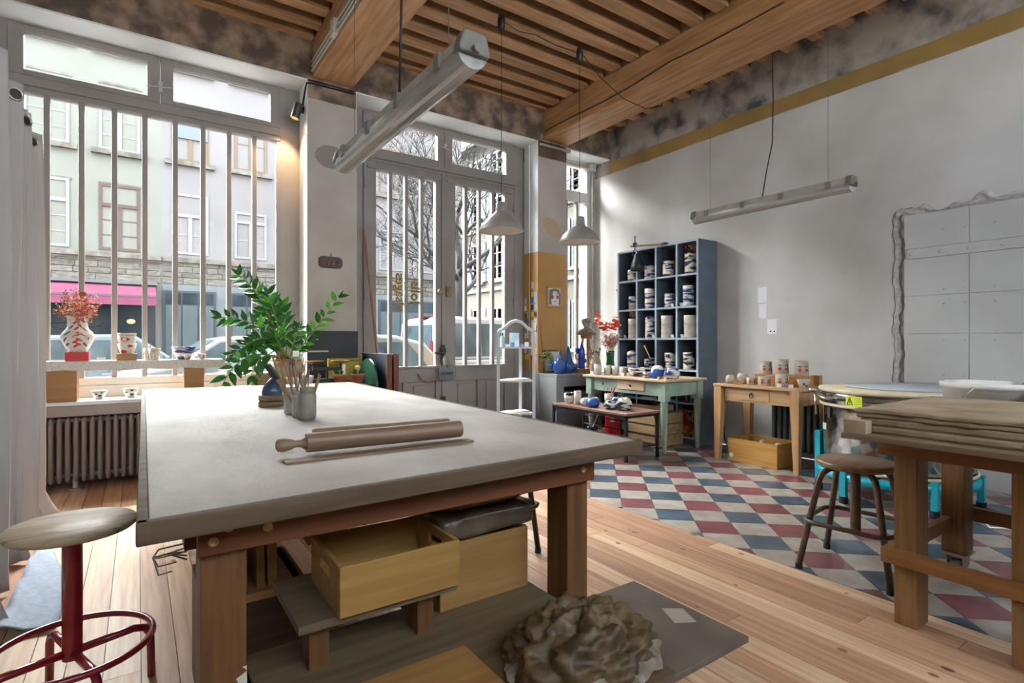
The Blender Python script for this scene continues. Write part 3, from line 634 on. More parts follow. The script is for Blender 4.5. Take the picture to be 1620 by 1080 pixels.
jar('glass_jar','big faceted jar coated with grey slip, nearest of the brush jars',.604,2.432,.039,.142,jar_glass); jar('glass_jar','cloudy brush jar in the middle of the table cluster',.597,2.535,.034,.12,jar_pale); jar('glass_jar','cloudy brush jar furthest from the slip-coated jar',.592,2.66,.036,.125,jar_pale)
handle_m=wood('brush_handle','9b7650','7c5a39',2,rough=.5); bristle=mat('bristles','4a3a2c','6e5a44',scale=60,rough=.9); ferr=mat('dull_ferrule','7d7468',rough=.5,metal=.5)
def brush(label,base,top,r=.005,head='round',hm=None):
    b=Vector(base); t=Vector(top); d=(t-b).normalized(); T=thing('paint_brush',label,'brush',base,0,'brushes in the table jars')
    L=(t-b).length
    hd=head!='round' or r>.0055
    if not hd:
        MB(b).cyl(b+d*L*.3,t,r*1.1,r*.7,n=8).build('handle',hm or handle_m,T); MB(b).cyl(b+d*L*.2,b+d*L*.3,r*1.2,r*1.1,n=8).build('ferrule',ferr,T); MB(b).cyl(b,b+d*L*.2,r*.4,r*1.3,n=8).build('head',bristle,T); return
    MB(b).cyl(b,b+d*L*.72,r*.8,r,n=8).build('handle',hm or handle_m,T)
    MB(b).cyl(b+d*L*.72,b+d*L*.84,r*1.1,r*1.2,n=8).build('ferrule',ferr,T)
    if head=='round': MB(b).cyl(b+d*L*.84,t,r*1.2,r*.3,n=8).build('head',bristle,T)
    else: MB(b).bar(b+d*L*.7,t,r*9,r*3.2).build('head',mat('black_foam','1d1c1e','2a282b',scale=40,rough=.8),T)
brush('wide black foam brush leaning left out of the jars',(.60,2.55,.86),(.475,2.60,1.075),.006,'foam')
for i,(x,y,dx,dy,h) in enumerate([(.60,2.44,.02,.02,.21),(.605,2.435,.05,.0,.19),(.61,2.44,-.03,.03,.2),(.60,2.425,.07,.04,.18),(.595,2.53,-.06,.02,.24),(.60,2.54,-.02,.05,.26),(.6,2.53,.03,.04,.23),(.59,2.66,-.08,.03,.27),(.595,2.66,.0,.05,.26),(.6,2.655,.05,.03,.25),(.585,2.665,-.04,.06,.28),(.598,2.55,.045,.02,.2)]):
    lab='thin round brush in the '+('slip-coated','slip-coated','slip-coated','slip-coated','middle','middle','middle','furthest','furthest','furthest','furthest','middle')[i]+' jar, '+('upright at the back','leaning right','leaning back left','leaning far right','leaning left','tallest of its jar','leaning back','leaning far left','upright','leaning right','tallest and leaning left','shortest of its jar')[i]; brush(lab,(x,y,.85),(x+dx,y+dy,.85+h),.0035+.0015*(i%3))
T=thing('banding_wheel','stack of two small tan turning discs beside the brush jars','turntable',(.575,3.05,.84)); dm=wood('disc_wood','8b7057','6f573f',0,rough=.6)
for z in(0,.032): m=MB(); m.lathe([(.058,z),(.062,z+.004),(.062,z+.024),(.058,z+.028)],n=22,cap1=True); m.build('disc',dm,T)
m=MB((.58,3.05,.90)); m.lathe([(.05,.9),(.052,.915),(.045,.94),(.03,.965),(.012,.985),(0,.99)],(.58,3.05,0),n=18,cap0=True); one('plaster_dome',m,mat('navy_glaze','2b3a4b','3f5366',scale=10,rough=.25),'dark blue dome-shaped piece on the stacked discs','mould')
m=MB((.62,3.12,.84)); m.lathe([(.028,.84),(.03,.86),(.03,1.0),(.02,1.02),(.012,1.03),(.012,1.04)],(.625,3.13,0),n=16,cap1=True); one('green_bottle',m,mat('green_plastic','6f8a4a','8aa35f',scale=6,rough=.35),'green squeeze bottle behind the brush jars','bottle')
# ------------------------------------------------------------------ under the table
def crate(name,label,x0,x1,y0,y1,z0,z1,m,t=.012,slot=True,floor=True,cat='box',group=None,lab_part=None):
    T=thing(name,label,cat,((x0+x1)/2,(y0+y1)/2,z0),0,group); B=at(T)
    B.box(x0,x1,y0,y0+t,z0,z1); bevel(B.build('side',m,T),.002); at(T).box(x0,x1,y1-t,y1,z0,z1).build('side',m,T)
    for a in(x0,x1-t):
        B=at(T); ym=(y0+y1)/2; zm=z0+(z1-z0)*.68; hw=min(.05,(y1-y0)*.16); hh=.014
        if slot:
            B.box(a,a+t,y0+t,ym-hw,z0,z1); B.box(a,a+t,ym+hw,y1-t,z0,z1); B.box(a,a+t,ym-hw,ym+hw,z0,zm-hh); B.box(a,a+t,ym-hw,ym+hw,zm+hh,z1)
        else: B.box(a,a+t,y0+t,y1-t,z0,z1)
        B.build('end',m,T)
    if floor: at(T).box(x0+t,x1-t,y0+t,y1-t,z0,z0+t).build('base',m,T)
    return T
trestle=thing('low_trestle','low rough trestle holding up the boards under the work table','trestle',(.9,1.2,0)); 
for a in(.55,1.08):
    for b in(1.02,1.25): at(trestle).box(a,a+.05,b,b+.05,0,.25).build('leg',pine_leg,trestle)
for b in(1.02,1.25): at(trestle).box(.35,1.13,b,b+.05,.25,.30).build('beam',pine_leg,trestle)
m=MB((1.1,1.1,.30)); m.box(.80,1.47,.905,1.352,.30,.319); tbd=one('grey_board',m,ply_g,'grey worn board with a strip of tape jutting out below the table','board'); bevel(tbd,.003)
m=MB(); m._add([(1.39,1.16,.3195),(1.445,1.12,.3195),(1.41,1.04,.3195),(1.35,1.075,.3195)],[(0,1,2,3)]); o=m.build('tape',mat('masking_tape','a39a8c'),None); o.parent=tbd; o.location=-tbd.location
one('ply_sheet',MB((.6,1.2,.319)).prism([(.235,.90),(1.13,.90),(1.13,1.86),(.70,1.86),(.70,1.60),(.235,1.60)],.319,.337),ply_d,'dark stained plywood sheet spread under the work table','board')
one('plywood_offcut',MB((.5,1.1,.337)).box(.30,.735,.88,1.29,.337,.350),ply,'clean light plywood offcut on the dark sheet under the table','board')
crate('plywood_box','upright plain plywood box under the table topped with clay bags','.' and .772,1.11,1.507,1.82,.337,.543,ply,slot=False,cat='box')
crate('wooden_crate','open wooden crate with oval hand slots under the work table',.42,.765,1.37,1.645,.477,.607,wood('crate_wood','a98247','946d38',0,scale=3,rough=.5,bump=.06))
one('ply_shelf_board',MB((.55,1.55,.455)).box(.325,.768,1.39,1.70,.455,.477),ply_d,'clay-smeared board carrying the open slotted crate','board')
for a in(.36,.66): one('wood_block',MB((a,1.45,.337)).box(a,a+.05,1.43,1.50,.337,.455),pine_leg,'small upright block on the dark sheet, '+('nearer the left leg' if a<.5 else 'nearer the plywood box'),'block')
bagm=mat('clay_bag_plastic','71604f','4c3f33',scale=7,rough=.28,bump=.5,bscale=16)
def bag(label,x0,x1,y0,y1,z0,z1,seed):
    rr=random.Random(seed); ph=[rr.uniform(0,6) for _ in range(6)]
    cx,cy,cz=(x0+x1)/2,(y0+y1)/2,(z0+z1)/2; m=MB((cx,cy,z0)); n,k_=28,12
    def P_(u,v):
        a=2*PI*u; b=-PI/2+PI*v
        ca=math.copysign(abs(math.cos(a))**.35,math.cos(a)); sa=math.copysign(abs(math.sin(a))**.35,math.sin(a)); cb=abs(math.cos(b))**.35; sb=math.copysign(abs(math.sin(b))**.5,math.sin(b))
        w_=1+.05*math.sin(5*a+ph[0]+3*b)+.03*math.sin(9*a+ph[1])
        z=cz+(z1-z0)/2*sb*(1 if sb<0 else 1+.12*math.sin(3*a+ph[2])); 
        return (cx+(x1-x0)/2*ca*cb*w_,cy+(y1-y0)/2*sa*cb*w_,max(z,z0))
    m.grid(P_,n,k_); m.tube([(x1-.02,cy,cz),(x1+.012,cy-.02,cz+.01),(x1+.02,cy-.05,cz)],.012,6,r1=.004)
    return one('clay_bag',m,bagm,label,'bag','clay bags under the table')
bag('grey plastic bag of clay resting directly on the plywood box',.77,1.15,1.49,1.8,.545,.635,1); bag('upper bag of clay squeezed just beneath the tabletop',.76,1.13,1.50,1.8,.637,.712,2)
# clay heap
from mathutils import noise as mnoise
def clayP(u,v):
    a=2*PI*u; b=PI/2*v; cx_,cy_=math.cos(b)*math.cos(a),math.cos(b)*math.sin(a); q_=Vector((cx_*2.6,cy_*2.6,math.sin(b)*2.0+4))
    n_=mnoise.fractal(q_,.9,2.1,5); c_=mnoise.noise(q_*2.3); r_=1+.20*n_-.16*max(0,c_)
    return (.985+.21*r_*cx_,1.085+.165*r_*cy_,.338+.125*math.sin(b)**.8*(1+.32*n_-.25*max(0,c_)))
clay=mat('wet_clay','6b5638','43331f',scale=16,rough=.55,bump=.9,detail=8,bscale=22)
ch=thing('clay_heap','rough heap of wet brown clay on plastic below the table','clay',(.985,1.085,.337))
at(ch).grid(clayP,90,34).build('clay',clay,ch)
def plP(u,v):
    a=2*PI*u; r_=.92+.2*v+.03*math.sin(11*a)+.02*math.sin(23*a); return (.985+.205*r_*math.cos(a),1.085+.165*r_*math.sin(a),.3385+.03*(1-v)+.012*abs(math.sin(9*a))*v)
at(ch).grid(plP,80,3).build('plastic_wrap',mat('crumpled_plastic','9a8f80','6e6355',scale=18,rough=.2,bump=.6),ch)
# left stack of small planks
crate('floor_crate','dark low crate standing on the floor behind the left table leg',.16,.47,1.83,2.25,0,.38,wood('dark_crate','4a3522','382717',0),slot=False)
one('small_board',MB((.28,1.95,.38)).box(.19,.42,1.82,2.2,.38,.405),wood('beech_board','a97f55','936a43',0,rough=.5),'short beech board under the upright plank ends','board')
for i,(x,t,h,lean) in enumerate(((.215,.02,.12,0),(.265,.03,.15,.06),(.318,.024,.165,-.05),(.352,.028,.17,-.05))):
    m=MB((x,1.95,.405)); m.obox((x,1.98,.405+h/2),t,.26,h,Matrix.Rotation(lean*.3,3,'Y')); bevel(one('plank_end',m,ply,('thinnest','second','third','rightmost')[i]+' of the upright plank ends beside the left table leg','plank','upright plank ends under the table'),.002)
m=MB((.43,1.8,.5)); m.obox((.43,1.86,.6),.05,.42,.022,Matrix.Rotation(-.5,3,'Y')); 
T=one('tilted_plank',m,ply,'tilted plank leaning behind the open slotted crate','plank')
one('grey_sheet',MB((.6,1.95,.625)).box(.30,.74,1.72,2.4,.625,.637),mat('grey_green_board','8d8c7c','7a7969',scale=5,rough=.6),'grey-green sheet lying above crate level deep under the table','board')
for a in(.32,.68): one('prop_block',MB((a,2.3,0)).box(a,a+.05,2.28,2.38,0,.625),pine_leg,'tall prop under the grey-green sheet, '+('left' if a<.5 else 'right')+' one','block')
m=MB((.05,1.62,.55)); 
for kk in range(4): m.tube([(.095-.01*kk,1.50,.70-.02*kk),(.04,1.52,.69-.02*kk),(.03,1.56,.66),(.06,1.6,.65),(.1,1.56,.64+.01*kk)],.0022,5)
one('string_bundle',m,mat('jute_string','a3957e'),'loose bundle of string hanging by the left table leg','string')
# ------------------------------------------------------------------ stools
red=mat('red_enamel','8c1c26','74131d',scale=12,rough=.25,coat=.3)
rs=thing('swivel_stool','red metal stool with a round worn wooden seat','stool',(-.172,2.22,0),0)
m=MB(); m.lathe([(0,.575),(.162,.575),(.171,.583),(.173,.592),(.168,.6),(0,.6)],n=40,cap0=False); m.build('seat',wood('worn_seat_wood','8f7b62','55432f',0,scale=3,rough=.5,bump=.4,lo=.3,hi=.7,c3='a8967c'),rs)
MB().cyl((0,0,.17),(0,0,.575),.027,n=20).build('column',red,rs)
MB().tube([(.215*math.cos(i*PI/20),.215*math.sin(i*PI/20),.205) for i in range(40)],.011,8,True).build('foot_ring',red,rs)
for a in range(4):
    t=a*PI/2+.35; c,s_=math.cos(t),math.sin(t)
    MB().tube([(.02*c,.02*s_,.19),(.17*c,.17*s_,.19),(.205*c,.205*s_,.178),(.222*c,.222*s_,.15),(.226*c,.226*s_,.0)],.013,8).build('leg',red,rs)
bm2=mat('brown_lacquered_steel','4e4036','6b5a4c',scale=18,rough=.35,metal=.5)
def stool4(name,label,x,y,sz,r,fr,mm,seatm,rz=0):
    T=thing(name,label,'stool',(x,y,0),rz)
    m=MB(); m.lathe([(0,sz-.035),(r*.93,sz-.035),(r,sz-.022),(r,sz-.008),(r*.96,sz),(0,sz+.002)],n=36,cap0=False); m.build('seat',seatm,T)
    for a in range(4):
        t=a*PI/2+PI/4; c,s_=math.cos(t),math.sin(t)
        MB().tube([(.05*c,.05*s_,sz-.045),(.13*c,.13*s_,sz-.045),(.168*c,.168*s_,sz-.07),(.185*c,.185*s_,sz-.11),(.185*c+(fr-.185)*c,fr*s_,0.02)],.0155,10).build('leg',mm,T)
        MB().cyl((fr*c,fr*s_,0),(fr*c,fr*s_,.025),.018,n=10).build('foot',blackp,T)
    rr=.24; pts=[]
    for a in range(4):
        t0=a*PI/2; 
        for dt in(PI/4-.18,PI/4,PI/4+.18):
            k2=.985 if abs(dt-PI/4)>.01 else 1.03
            pts.append((rr*k2*math.cos(t0+dt),rr*k2*math.sin(t0+dt),sz*.44))
    MB().tube(pts,.012,8,True).build('foot_rail',mm,T)
    MB().cyl((0,0,sz*.33),(0,0,sz-.04),.024,n=14).build('spindle',mm,T)
    return T
stool4('workshop_stool','brown steel stool with round wooden seat on the tiles',3.06,1.29,.565,.183,.285,bm2,wood('seat_beech','8f7358','705740',0,scale=3,rough=.35,bump=.15),.12)
stool4('workshop_stool','dark metal stool mostly hidden behind the work table',1.62,2.52,.62,.17,.25,mat('black_steel','2b2b2d',rough=.35,metal=.6),wood('seat_dark','6b5847','544436',0,rough=.5),.3)
# ------------------------------------------------------------------ radiators
rad_m=mat('radiator_taupe','8f847d','857a73',scale=5,rough=.4)
rd=thing('column_radiator','taupe cast-iron column radiator under the large window sill','radiator',(.2,5.6,0))
m=MB()
for yy in(5.535,5.60,5.665): m.cyl((0,yy-5.6,.085),(0,yy-5.6,.545),.0175,n=10)
m.sph((0,-.033,.545),.018,.06,.035,10,6); m.sph((0,.033,.545),.018,.06,.035,10,6); m.sph((0,-.033,.085),.018,.06,.035,10,6); m.sph((0,.033,.085),.018,.06,.035,10,6)
cm=m.mesh('column',rad_m)
x=-.872
while x<1.3:
    o=bpy.data.objects.new('column',cm); COL.objects.link(o); o.parent=rd; o.location=(x-.2,0,0); x+=.0517
at(rd).cyl((-.872,5.6,.545),(1.3,5.6,.545),.022).build('header',rad_m,rd); at(rd).cyl((-.872,5.6,.10),(1.3,5.6,.10),.022).build('header',rad_m,rd)
for xx in(-.41,.9): m=at(rd); m.cyl((xx,5.55,.01),(xx,5.55,.08),.018); m.cyl((xx,5.55,0),(xx,5.55,.012),.05,n=16); m.build('foot',mat('pale_metal','b4aea6',rough=.4,metal=.3),rd)
r2=thing('oil_radiator','grey finned oil radiator standing behind the pine table','radiator',(5.3,2.75,0))
fm=mat('fin_grey','59605f','4b5252',scale=6,rough=.4); m=MB(); m.box(-.07,.07,-.02,.02,.1,.62); fme=m.mesh('fin',fm)
for i in range(9):
    o=bpy.data.objects.new('fin',fme); COL.objects.link(o); o.parent=r2; o.location=(.05,.24-.058*i,0); bevel(o,.016,3)
at(r2).box(5.29,5.42,2.30,2.42,.10,.60).build('control_box',mat('pale_plastic','b9bab8'),r2)
for yy in(2.5,2.95): m=at(r2); m.bar((5.25,yy,.06),(5.46,yy,.06),.03,.03); m.cyl((5.25,yy-.015,.03),(5.25,yy+.015,.03),.03); m.cyl((5.46,yy-.015,.03),(5.46,yy+.015,.03),.03); m.build('wheel_foot',blackp,r2)
# ------------------------------------------------------------------ curtain
ct=thing('eyelet_curtain','long pale grey eyelet curtain falling to the floor at left','curtain',(-.5,3.8,0))
cloth=mat('grey_curtain_cloth','b3afad',rough=.85)
def cur(u,v):
    y=2.55+2.12*u; z=2.53*(1-v)+.005; a=2*PI*(y-2.55)/.42+1.2; am=.11+.012*v
    x=-.625+am*math.sin(a)+.022*math.sin(2.3*a+3*v)+.010*math.sin(5.1*a+1); yy=y+.03*math.sin(2*a)*(.5+v)
    if v>.93:
        k2=(v-.93)/.07; x+=.05*k2*(1+.9*math.sin(3.1*y)); yy-=.02*k2; z=max(.012+.012*abs(math.sin(a*1.3)),z)
    return (x,yy,z)
o=at(ct).grid(cur,220,40).build('cloth',cloth,ct); sd_=o.modifiers.new('s','SOLIDIFY'); sd_.thickness=.004
def puddle(u,v):
    y=2.9+1.1*u; return (-.46+.10*v*(1+.9*math.sin(2.2*y+1.0))*(1 if u<.97 else .5),y-.03*v,.012+.02*abs(math.sin(9*y+4*v))*(1-v*.7)+.03*(1-v))
o=at(ct).grid(puddle,60,8).build('hem_pool',mat('grey_hem_cloth','8f97a4','828a98',scale=40,rough=.85),ct); sd_=o.modifiers.new('s','SOLIDIFY'); sd_.thickness=.004
at(ct).cyl((-.61,2.2,2.47),(-.61,4.78,2.47),.014,n=12).build('rod',dark_metal,ct)
for k2 in range(1,6):
    u0=(2*PI*k2+.75-1.2)/(2*PI)*.42/2.12; v0=1-2.465/2.53; A_=Vector(cur(u0-.004,v0)); B_=Vector(cur(u0+.004,v0)); c0=(A_+B_)/2; c0.z=2.47; tg=(B_-A_); tg.z=0; tg.normalize(); nn=Vector((tg.y,-tg.x,0))*.008
    m=at(ct); m.tube([c0+nn+tg*.03*math.cos(t*PI/10)+Vector((0,0,.03*math.sin(t*PI/10))) for t in range(20)],.007,6,True); ey=m.build('eyelet',steel,ct)
    m=at(ct); m._add([c0+nn*.9+tg*.026*math.cos(t*PI/8)+Vector((0,0,.026*math.sin(t*PI/8))) for t in range(16)],[tuple(range(16))]); m.build('eyelet_opening',dark_metal,ey)
one('wood_batten',MB((-.53,4.72,0)).box(-.56,-.52,4.70,4.76,0,2.45),wood('batten_pine','b89469','a07c52',2,rough=.5),'narrow pine upright at the curtain edge beside the radiator','batten')
# ================================================================== WINDOW SILL DISPLAY
oakb=wood('oak_block','a87c4c','936a3d',0,scale=3,rough=.5,bump=.05)
white_gl=mat('white_glaze','d9d4ca','c7c1b6',scale=14,rough=.3); speck=mat('speckled_stoneware','cfc7b9','8d8275',scale=55,rough=.4,lo=.3,hi=.75,detail=2)
bw=mat('blue_white_marbled','e0d8c8','2b3f7c',scale=9,rough=.22,stretch=(.7,.7,3.2),detail=3,lo=.44,hi=.56,rnd=.05); bw2=mat('blue_black_marbled','d9d1c0','232a44',scale=10,rough=.22,stretch=(.8,.8,3.0),detail=3,lo=.45,hi=.55,rnd=.05); bb=mat('deep_blue_glaze','2c4a8c','3c5ea6',scale=8,rough=.2,stretch=(1,1,3),detail=3,lo=.4,hi=.6)
redp=mat('red_slip','b8393b'); blk=mat('black_slip','25242a')
cl=thing('cloth_plank','white cloth covering a raised plank along the window sill','shelf',(0,5.62,.945))
def cloth_f(u,v):
    x=-.64+1.27*u; zz=1.022; wv=.004*math.sin(23*x)
    if v<.25: return (x,5.505-.004*math.sin(15*x),.948+wv+ (zz-.948)*v/.25)
    if v<.8: return (x,5.505+.23*(v-.25)/.55,zz+.002*math.sin(31*x+20*v))
    return (x,5.735,zz-.06*(v-.8)/.2)
at(cl).grid(cloth_f,90,20).build('cloth',mat('white_linen','d5d0ca','c2bcb5',scale=60,rough=.9,bump=.2),cl)
at(cl).box(-.60,.52,5.51,5.73,.985,1.018).build('plank',oakb,cl)
m=at(cl); m._add([(.63,5.505,1.022),(.70,5.50,.99),(.69,5.505,.93),(.63,5.505,.947),(.63,5.735,1.022),(.69,5.735,.99)],[(0,1,2,3),(0,4,5,1)]); m.build('cloth_corner',mat('white_linen','d5d0ca'),cl)
crate('wooden_box','pine box propping the left end of the cloth-covered plank',-.60,-.40,5.515,5.73,.702,.985,oakb,slot=False)
crate('wooden_box','pine box propping the right end of the cloth-covered plank',.335,.485,5.52,5.73,.702,.985,oakb,slot=False)
one('red_box',MB((-.40,5.6,1.022)).box(-.475,-.325,5.53,5.66,1.023,1.095),mat('red_card','c0393f'),'red block under the handled flower vase','block')
one('oak_stand',MB((-.07,5.6,1.022)).box(-.145,-.005,5.54,5.66,1.023,1.078),oakb,'small oak block under the stack of red-petalled bowls','block')
vs_=thing('handled_vase','white vase painted with red and blue leaves and wire handles','vase',(-.40,5.60,1.095))
m=MB(); m.lathe([(.055,0),(.075,.03),(.105,.095),(.112,.125),(.10,.155),(.075,.185),(.066,.21),(.068,.27),(.072,.285),(.066,.285),(.062,.21),(.07,.18)],n=28); m.build('body',white_gl,vs_)
def on_vase(z):
    pr=[(0,.055),(.03,.075),(.095,.105),(.125,.112),(.155,.10),(.185,.075),(.21,.066),(.285,.072)]
    for (a,ra),(b,rb_) in zip(pr[:-1],pr[1:]):
        if a<=z<=b: return ra+(rb_-ra)*(z-a)/(b-a)
    return .07
for mm,seq in((redp,[(-1.65,.05,.5),(-1.45,.065,-.5),(-1.65,.085,.6),(-1.42,.10,-.6),(-1.62,.13,.5),(-1.4,.15,-.5),(-1.6,.19,.6),(-1.3,.215,-.6),(-1.75,.235,.4)]),(mat('blue_slip','46566e'),[(-2.35,.10,.9),(-2.2,.15,.8),(-2.1,.2,.7),(-1.0,.12,-.8),(-.95,.06,-.7),(-.9,.18,-.9),(-1.0,.25,-.4),(-2.3,.06,.5)])):
    for t,z,sl in seq:
        m=MB(); vsx=[]
        for q_ in range(10):
            b=q_*2*PI/10; da=.22*math.cos(b); dz=.010*math.sin(b)+.020*math.cos(b)*sl; r_=on_vase(max(0,min(.285,z+dz)))+.0015; vsx.append((r_*math.cos(t+da),r_*math.sin(t+da),z+dz))
        m._add(vsx,[tuple(range(10))]); m.build('painted_leaf',mm,vs_)
for s_ in(-1,1): m=MB(); m.tube([(s_*.066,0,.265 if s_>0 else .23),(s_*.10,0,.275 if s_>0 else .237),(s_*.15,0,.262 if s_>0 else .235),(s_*.165,0,.24 if s_>0 else .22),(s_*.15,0,.215 if s_>0 else .2),(s_*.09,0,.205 if s_>0 else .185),(s_*.07,0,.2)],.0055,6); m.build('wire_handle',dark_metal,vs_)
dr=[mat('dried_pink','d98a86','e3b0a5',scale=30,rough=.9),mat('dried_red','b74a45','cf6a60',scale=30,rough=.9),mat('dried_cream','d8c6a8','e6d8c0',scale=30,rough=.9),mat('dried_brown','a0583f','7d4732',scale=30,rough=.9)]
def petal(m,c,r,rr,n=5):
    d=Vector((rr.uniform(-1,1),rr.uniform(-1,1),rr.uniform(-.3,1))).normalized(); u=d.cross(Vector((0,0,1)) if abs(d.z)<.9 else Vector((1,0,0))).normalized(); w_=d.cross(u); c=Vector(c)
    m._add([c+u*r*math.cos(2*PI*i/n)+w_*r*.75*math.sin(2*PI*i/n)+d*.15*r*(i%2) for i in range(n)],[tuple(range(n))])
def bouquet(name,label,loc,h,spread,cols,nst,per,pr,seed,stem=None,cat='flowers',z0=.0,lean=(0,0)):
    rr=random.Random(seed); T=thing(name,label,cat,loc); ms=[MB() for _ in cols]; st=MB()
    for s_ in range(nst):
        a=rr.uniform(0,2*PI); q_=rr.uniform(.2,1); L=h*rr.uniform(.65,1); top=Vector((spread*q_*math.cos(a)+lean[0],spread*q_*math.sin(a)+lean[1],L)); bs=Vector((.012*math.cos(a),.012*math.sin(a),z0))
        mid=bs.lerp(top,.5)+Vector((0,0,.1*h)); st.tube([bs,mid,top],.0016,3); k_=rr.randrange(len(cols))
        for p in range(per):
            t=rr.uniform(.45,1); c=bs.lerp(mid,t*2) if t<.5 else mid.lerp(top,(t-.5)*2); c=c+Vector((rr.gauss(0,.012),rr.gauss(0,.012),rr.gauss(0,.012))); petal(ms[k_],c,pr*rr.uniform(.6,1.2),rr)
    st.build('stems',stem or mat('dry_stem','a8906a'),T)
    for mb_,cm_ in zip(ms,cols):
        if mb_.v: o=mb_.build('petals',cm_,T,recalc=False); o['kind']='stuff'
    return T
bouquet('dried_flowers','bunch of pink and red dried flowers in the handled vase','' or (-.40,5.60,1.10),.50,.16,dr,60,26,.0085,11,z0=.06)
m=MB((-.37,5.58,1.5)); m.lathe([(0,0),(.018,.004),(.026,.02),(.022,.036),(.012,.04)],(-.365,5.57,1.545),n=12); one('dried_pod',m,dr[3],'round brown dried pod above the pink flowers','seed pod')
def bowl(name,label,x,y,z,r0,r1,h,m,cat='bowl',group=None,n=24,deco=None):
    T=thing(name,label,cat,(x,y,z),0,group); b=MB(); t=.005
    b.lathe([(r0*.8,0),(r0,.004),(r0+(r1-r0)*.55,h*.45),(r1,h),(r1-t,h),(r0+(r1-r0)*.5-t,h*.45),(r0*.7,.008),(0,.008)],n=n); b.build('body',m,T)
    if deco:
        for mm,t_,zf,s_ in deco:
            d=MB(); vsx=[]
            for q_ in range(12):
                a=q_*PI/6; dz=s_*.6*math.sin(a)*(1+.2*math.cos(3*a)); zz=max(.003,min(h-.001,h*zf+dz)); rr_=r0+(r1-r0)*min(1,(zz/h)**.85)+.002; vsx.append((rr_*math.cos(t_+s_/rr_*math.cos(a)),rr_*math.sin(t_+s_/rr_*math.cos(a)),zz))
            d._add(vsx,[tuple(range(12))]); d.build('painted_spot',mm,T)
    return T
F0=-PI/2-.0
bowl('petal_bowl','lower white bowl with red petals on the oak block',-.075,5.60,1.078,.045,.068,.085,white_gl,'bowl','red-petalled bowls',deco=[(redp,-1.2,.75,.02),(redp,-2.0,.2,.025)])
bowl('petal_bowl','upper white bowl with a red petal, second of the stack',-.075,5.60,1.165,.058,.068,.06,white_gl,'bowl','red-petalled bowls',deco=[(redp,-1.75,.55,.032)])
bowl('petal_bowl','plain white bowl topping the red-petalled stack',-.075,5.60,1.226,.062,.067,.024,white_gl,'bowl','red-petalled bowls')
bowl('tumbler','speckled white tumbler behind its twin, holding a thin brush',.075,5.66,1.024,.03,.038,.095,speck,'cup'); bowl('tumbler','speckled white tumbler with small marks in front of its twin',.118,5.59,1.024,.035,.044,.10,speck,'cup')
one('thin_stick',MB((.075,5.66,1.04)).cyl((.075,5.66,1.035),(.095,5.65,1.165),.003,n=6),handle_m,'thin stick standing in the rear speckled tumbler','stick')
bowl('marbled_bowl','wide blue and white marbled bowl at right of the cloth plank',.335,5.62,1.024,.05,.098,.11,bw,'bowl')
bowl('confetti_bowl','tiny confetti-speckled bowl left of its pair on the cloth',.36,5.515,1.024,.02,.034,.045,mat('confetti_glaze','d9d2c6','8c4a3a',scale=28,rough=.3,lo=.5,hi=.6,c3='5a6478'),'bowl','confetti bowls'); bowl('confetti_bowl','tiny confetti-speckled bowl at the far right cloth edge',.475,5.55,1.024,.022,.036,.045,mat('confetti_glaze','d9d2c6'),'bowl','confetti bowls')
one('place_card',MB((-.25,5.56,1.024)).box(-.275,-.22,5.55,5.56,1.024,1.05),mat('card_paper','ddd7d0'),'blank card standing between vase and oak block','card')
bowl('spotted_bowl','small bowl with blue-black spots, left on the sill below',-.265,5.66,.704,.03,.058,.068,white_gl,'bowl',deco=[(blk,-1.9,.6,.012),(blk,-1.4,.4,.014),(blk,-1.2,.75,.009)])
bowl('spotted_bowl','small deep bowl with round dark spots, middle on the sill below',-.05,5.67,.704,.035,.055,.075,white_gl,'bowl',deco=[(blk,-1.4,.8,.011),(blk,-1.35,.35,.015),(blk,-2.2,.6,.01)])
bowl('plain_bowl','small plain white bowl, right on the sill below the plank',.165,5.68,.704,.028,.058,.062,white_gl,'bowl')
tr_=thing('wooden_tray','flat wooden tray lying on the sill left of the plant','tray',(.755,5.60,.704)); at(tr_).box(.62,.88,5.55,5.66,.704,.722).build('base',oakb,tr_); m=at(tr_); m.box(.63,.87,5.56,5.57,.722,.735); m.box(.63,.87,5.64,5.65,.722,.735); m.build('rim',oakb,tr_)
m=MB((.70,5.6,.736)); m.lathe([(.022,0),(.024,.02),(.018,.05),(.008,.065),(0,.068)],(.70,5.60,.723),n=12); one('figurine',m,white_gl,'small pale rounded figurine standing on the sill tray','figurine')
# ================================================================== CONSOLE WITH PLANT
cs=thing('console_table','low console in front of the pier holding the plant','table',(1.25,5.1,0))
cm_=wood('console_dark','5a4b3e','473a2f',0,rough=.5); at(cs).box(.62,1.775,4.82,5.46,.745,.78).build('top',cm_,cs)
for a in(.65,1.71):
    for b in(4.85,5.39): at(cs).box(a,a+.05,b,b+.05,0,.745).build('leg',cm_,cs)
pl=thing('zz_plant','large glossy green plant with arching leafy stems in a wicker pot','plant',(1.07,5.02,.78))
wick=mat('wicker','a5875f','6f553a',scale=40,rough=.8,bump=.5,stretch=(1,1,2))
m=MB(); m.lathe([(.085,0),(.09,.01),(.10,.05),(.12,.09),(.145,.135),(.15,.17),(.135,.215),(.115,.24),(.105,.24),(.12,.2)],n=26); m.build('pot',mat('clay_and_wicker_pot','b59d7f','8d7152',scale=9,rough=.7,bump=.4),pl)
m=MB(); m.lathe([(.118,.225),(.126,.235),(.12,.247),(.10,.247)],n=26,cap0=False); m.build('pot_rim',mat('terracotta','a45f42','94533a',scale=9,rough=.8),pl)
m=MB(); m.lathe([(0,.225),(.1,.225)],n=20,cap0=False); m.build('soil',mat('soil','3a2d22','2a2018',scale=40,rough=.95,bump=.5),pl)
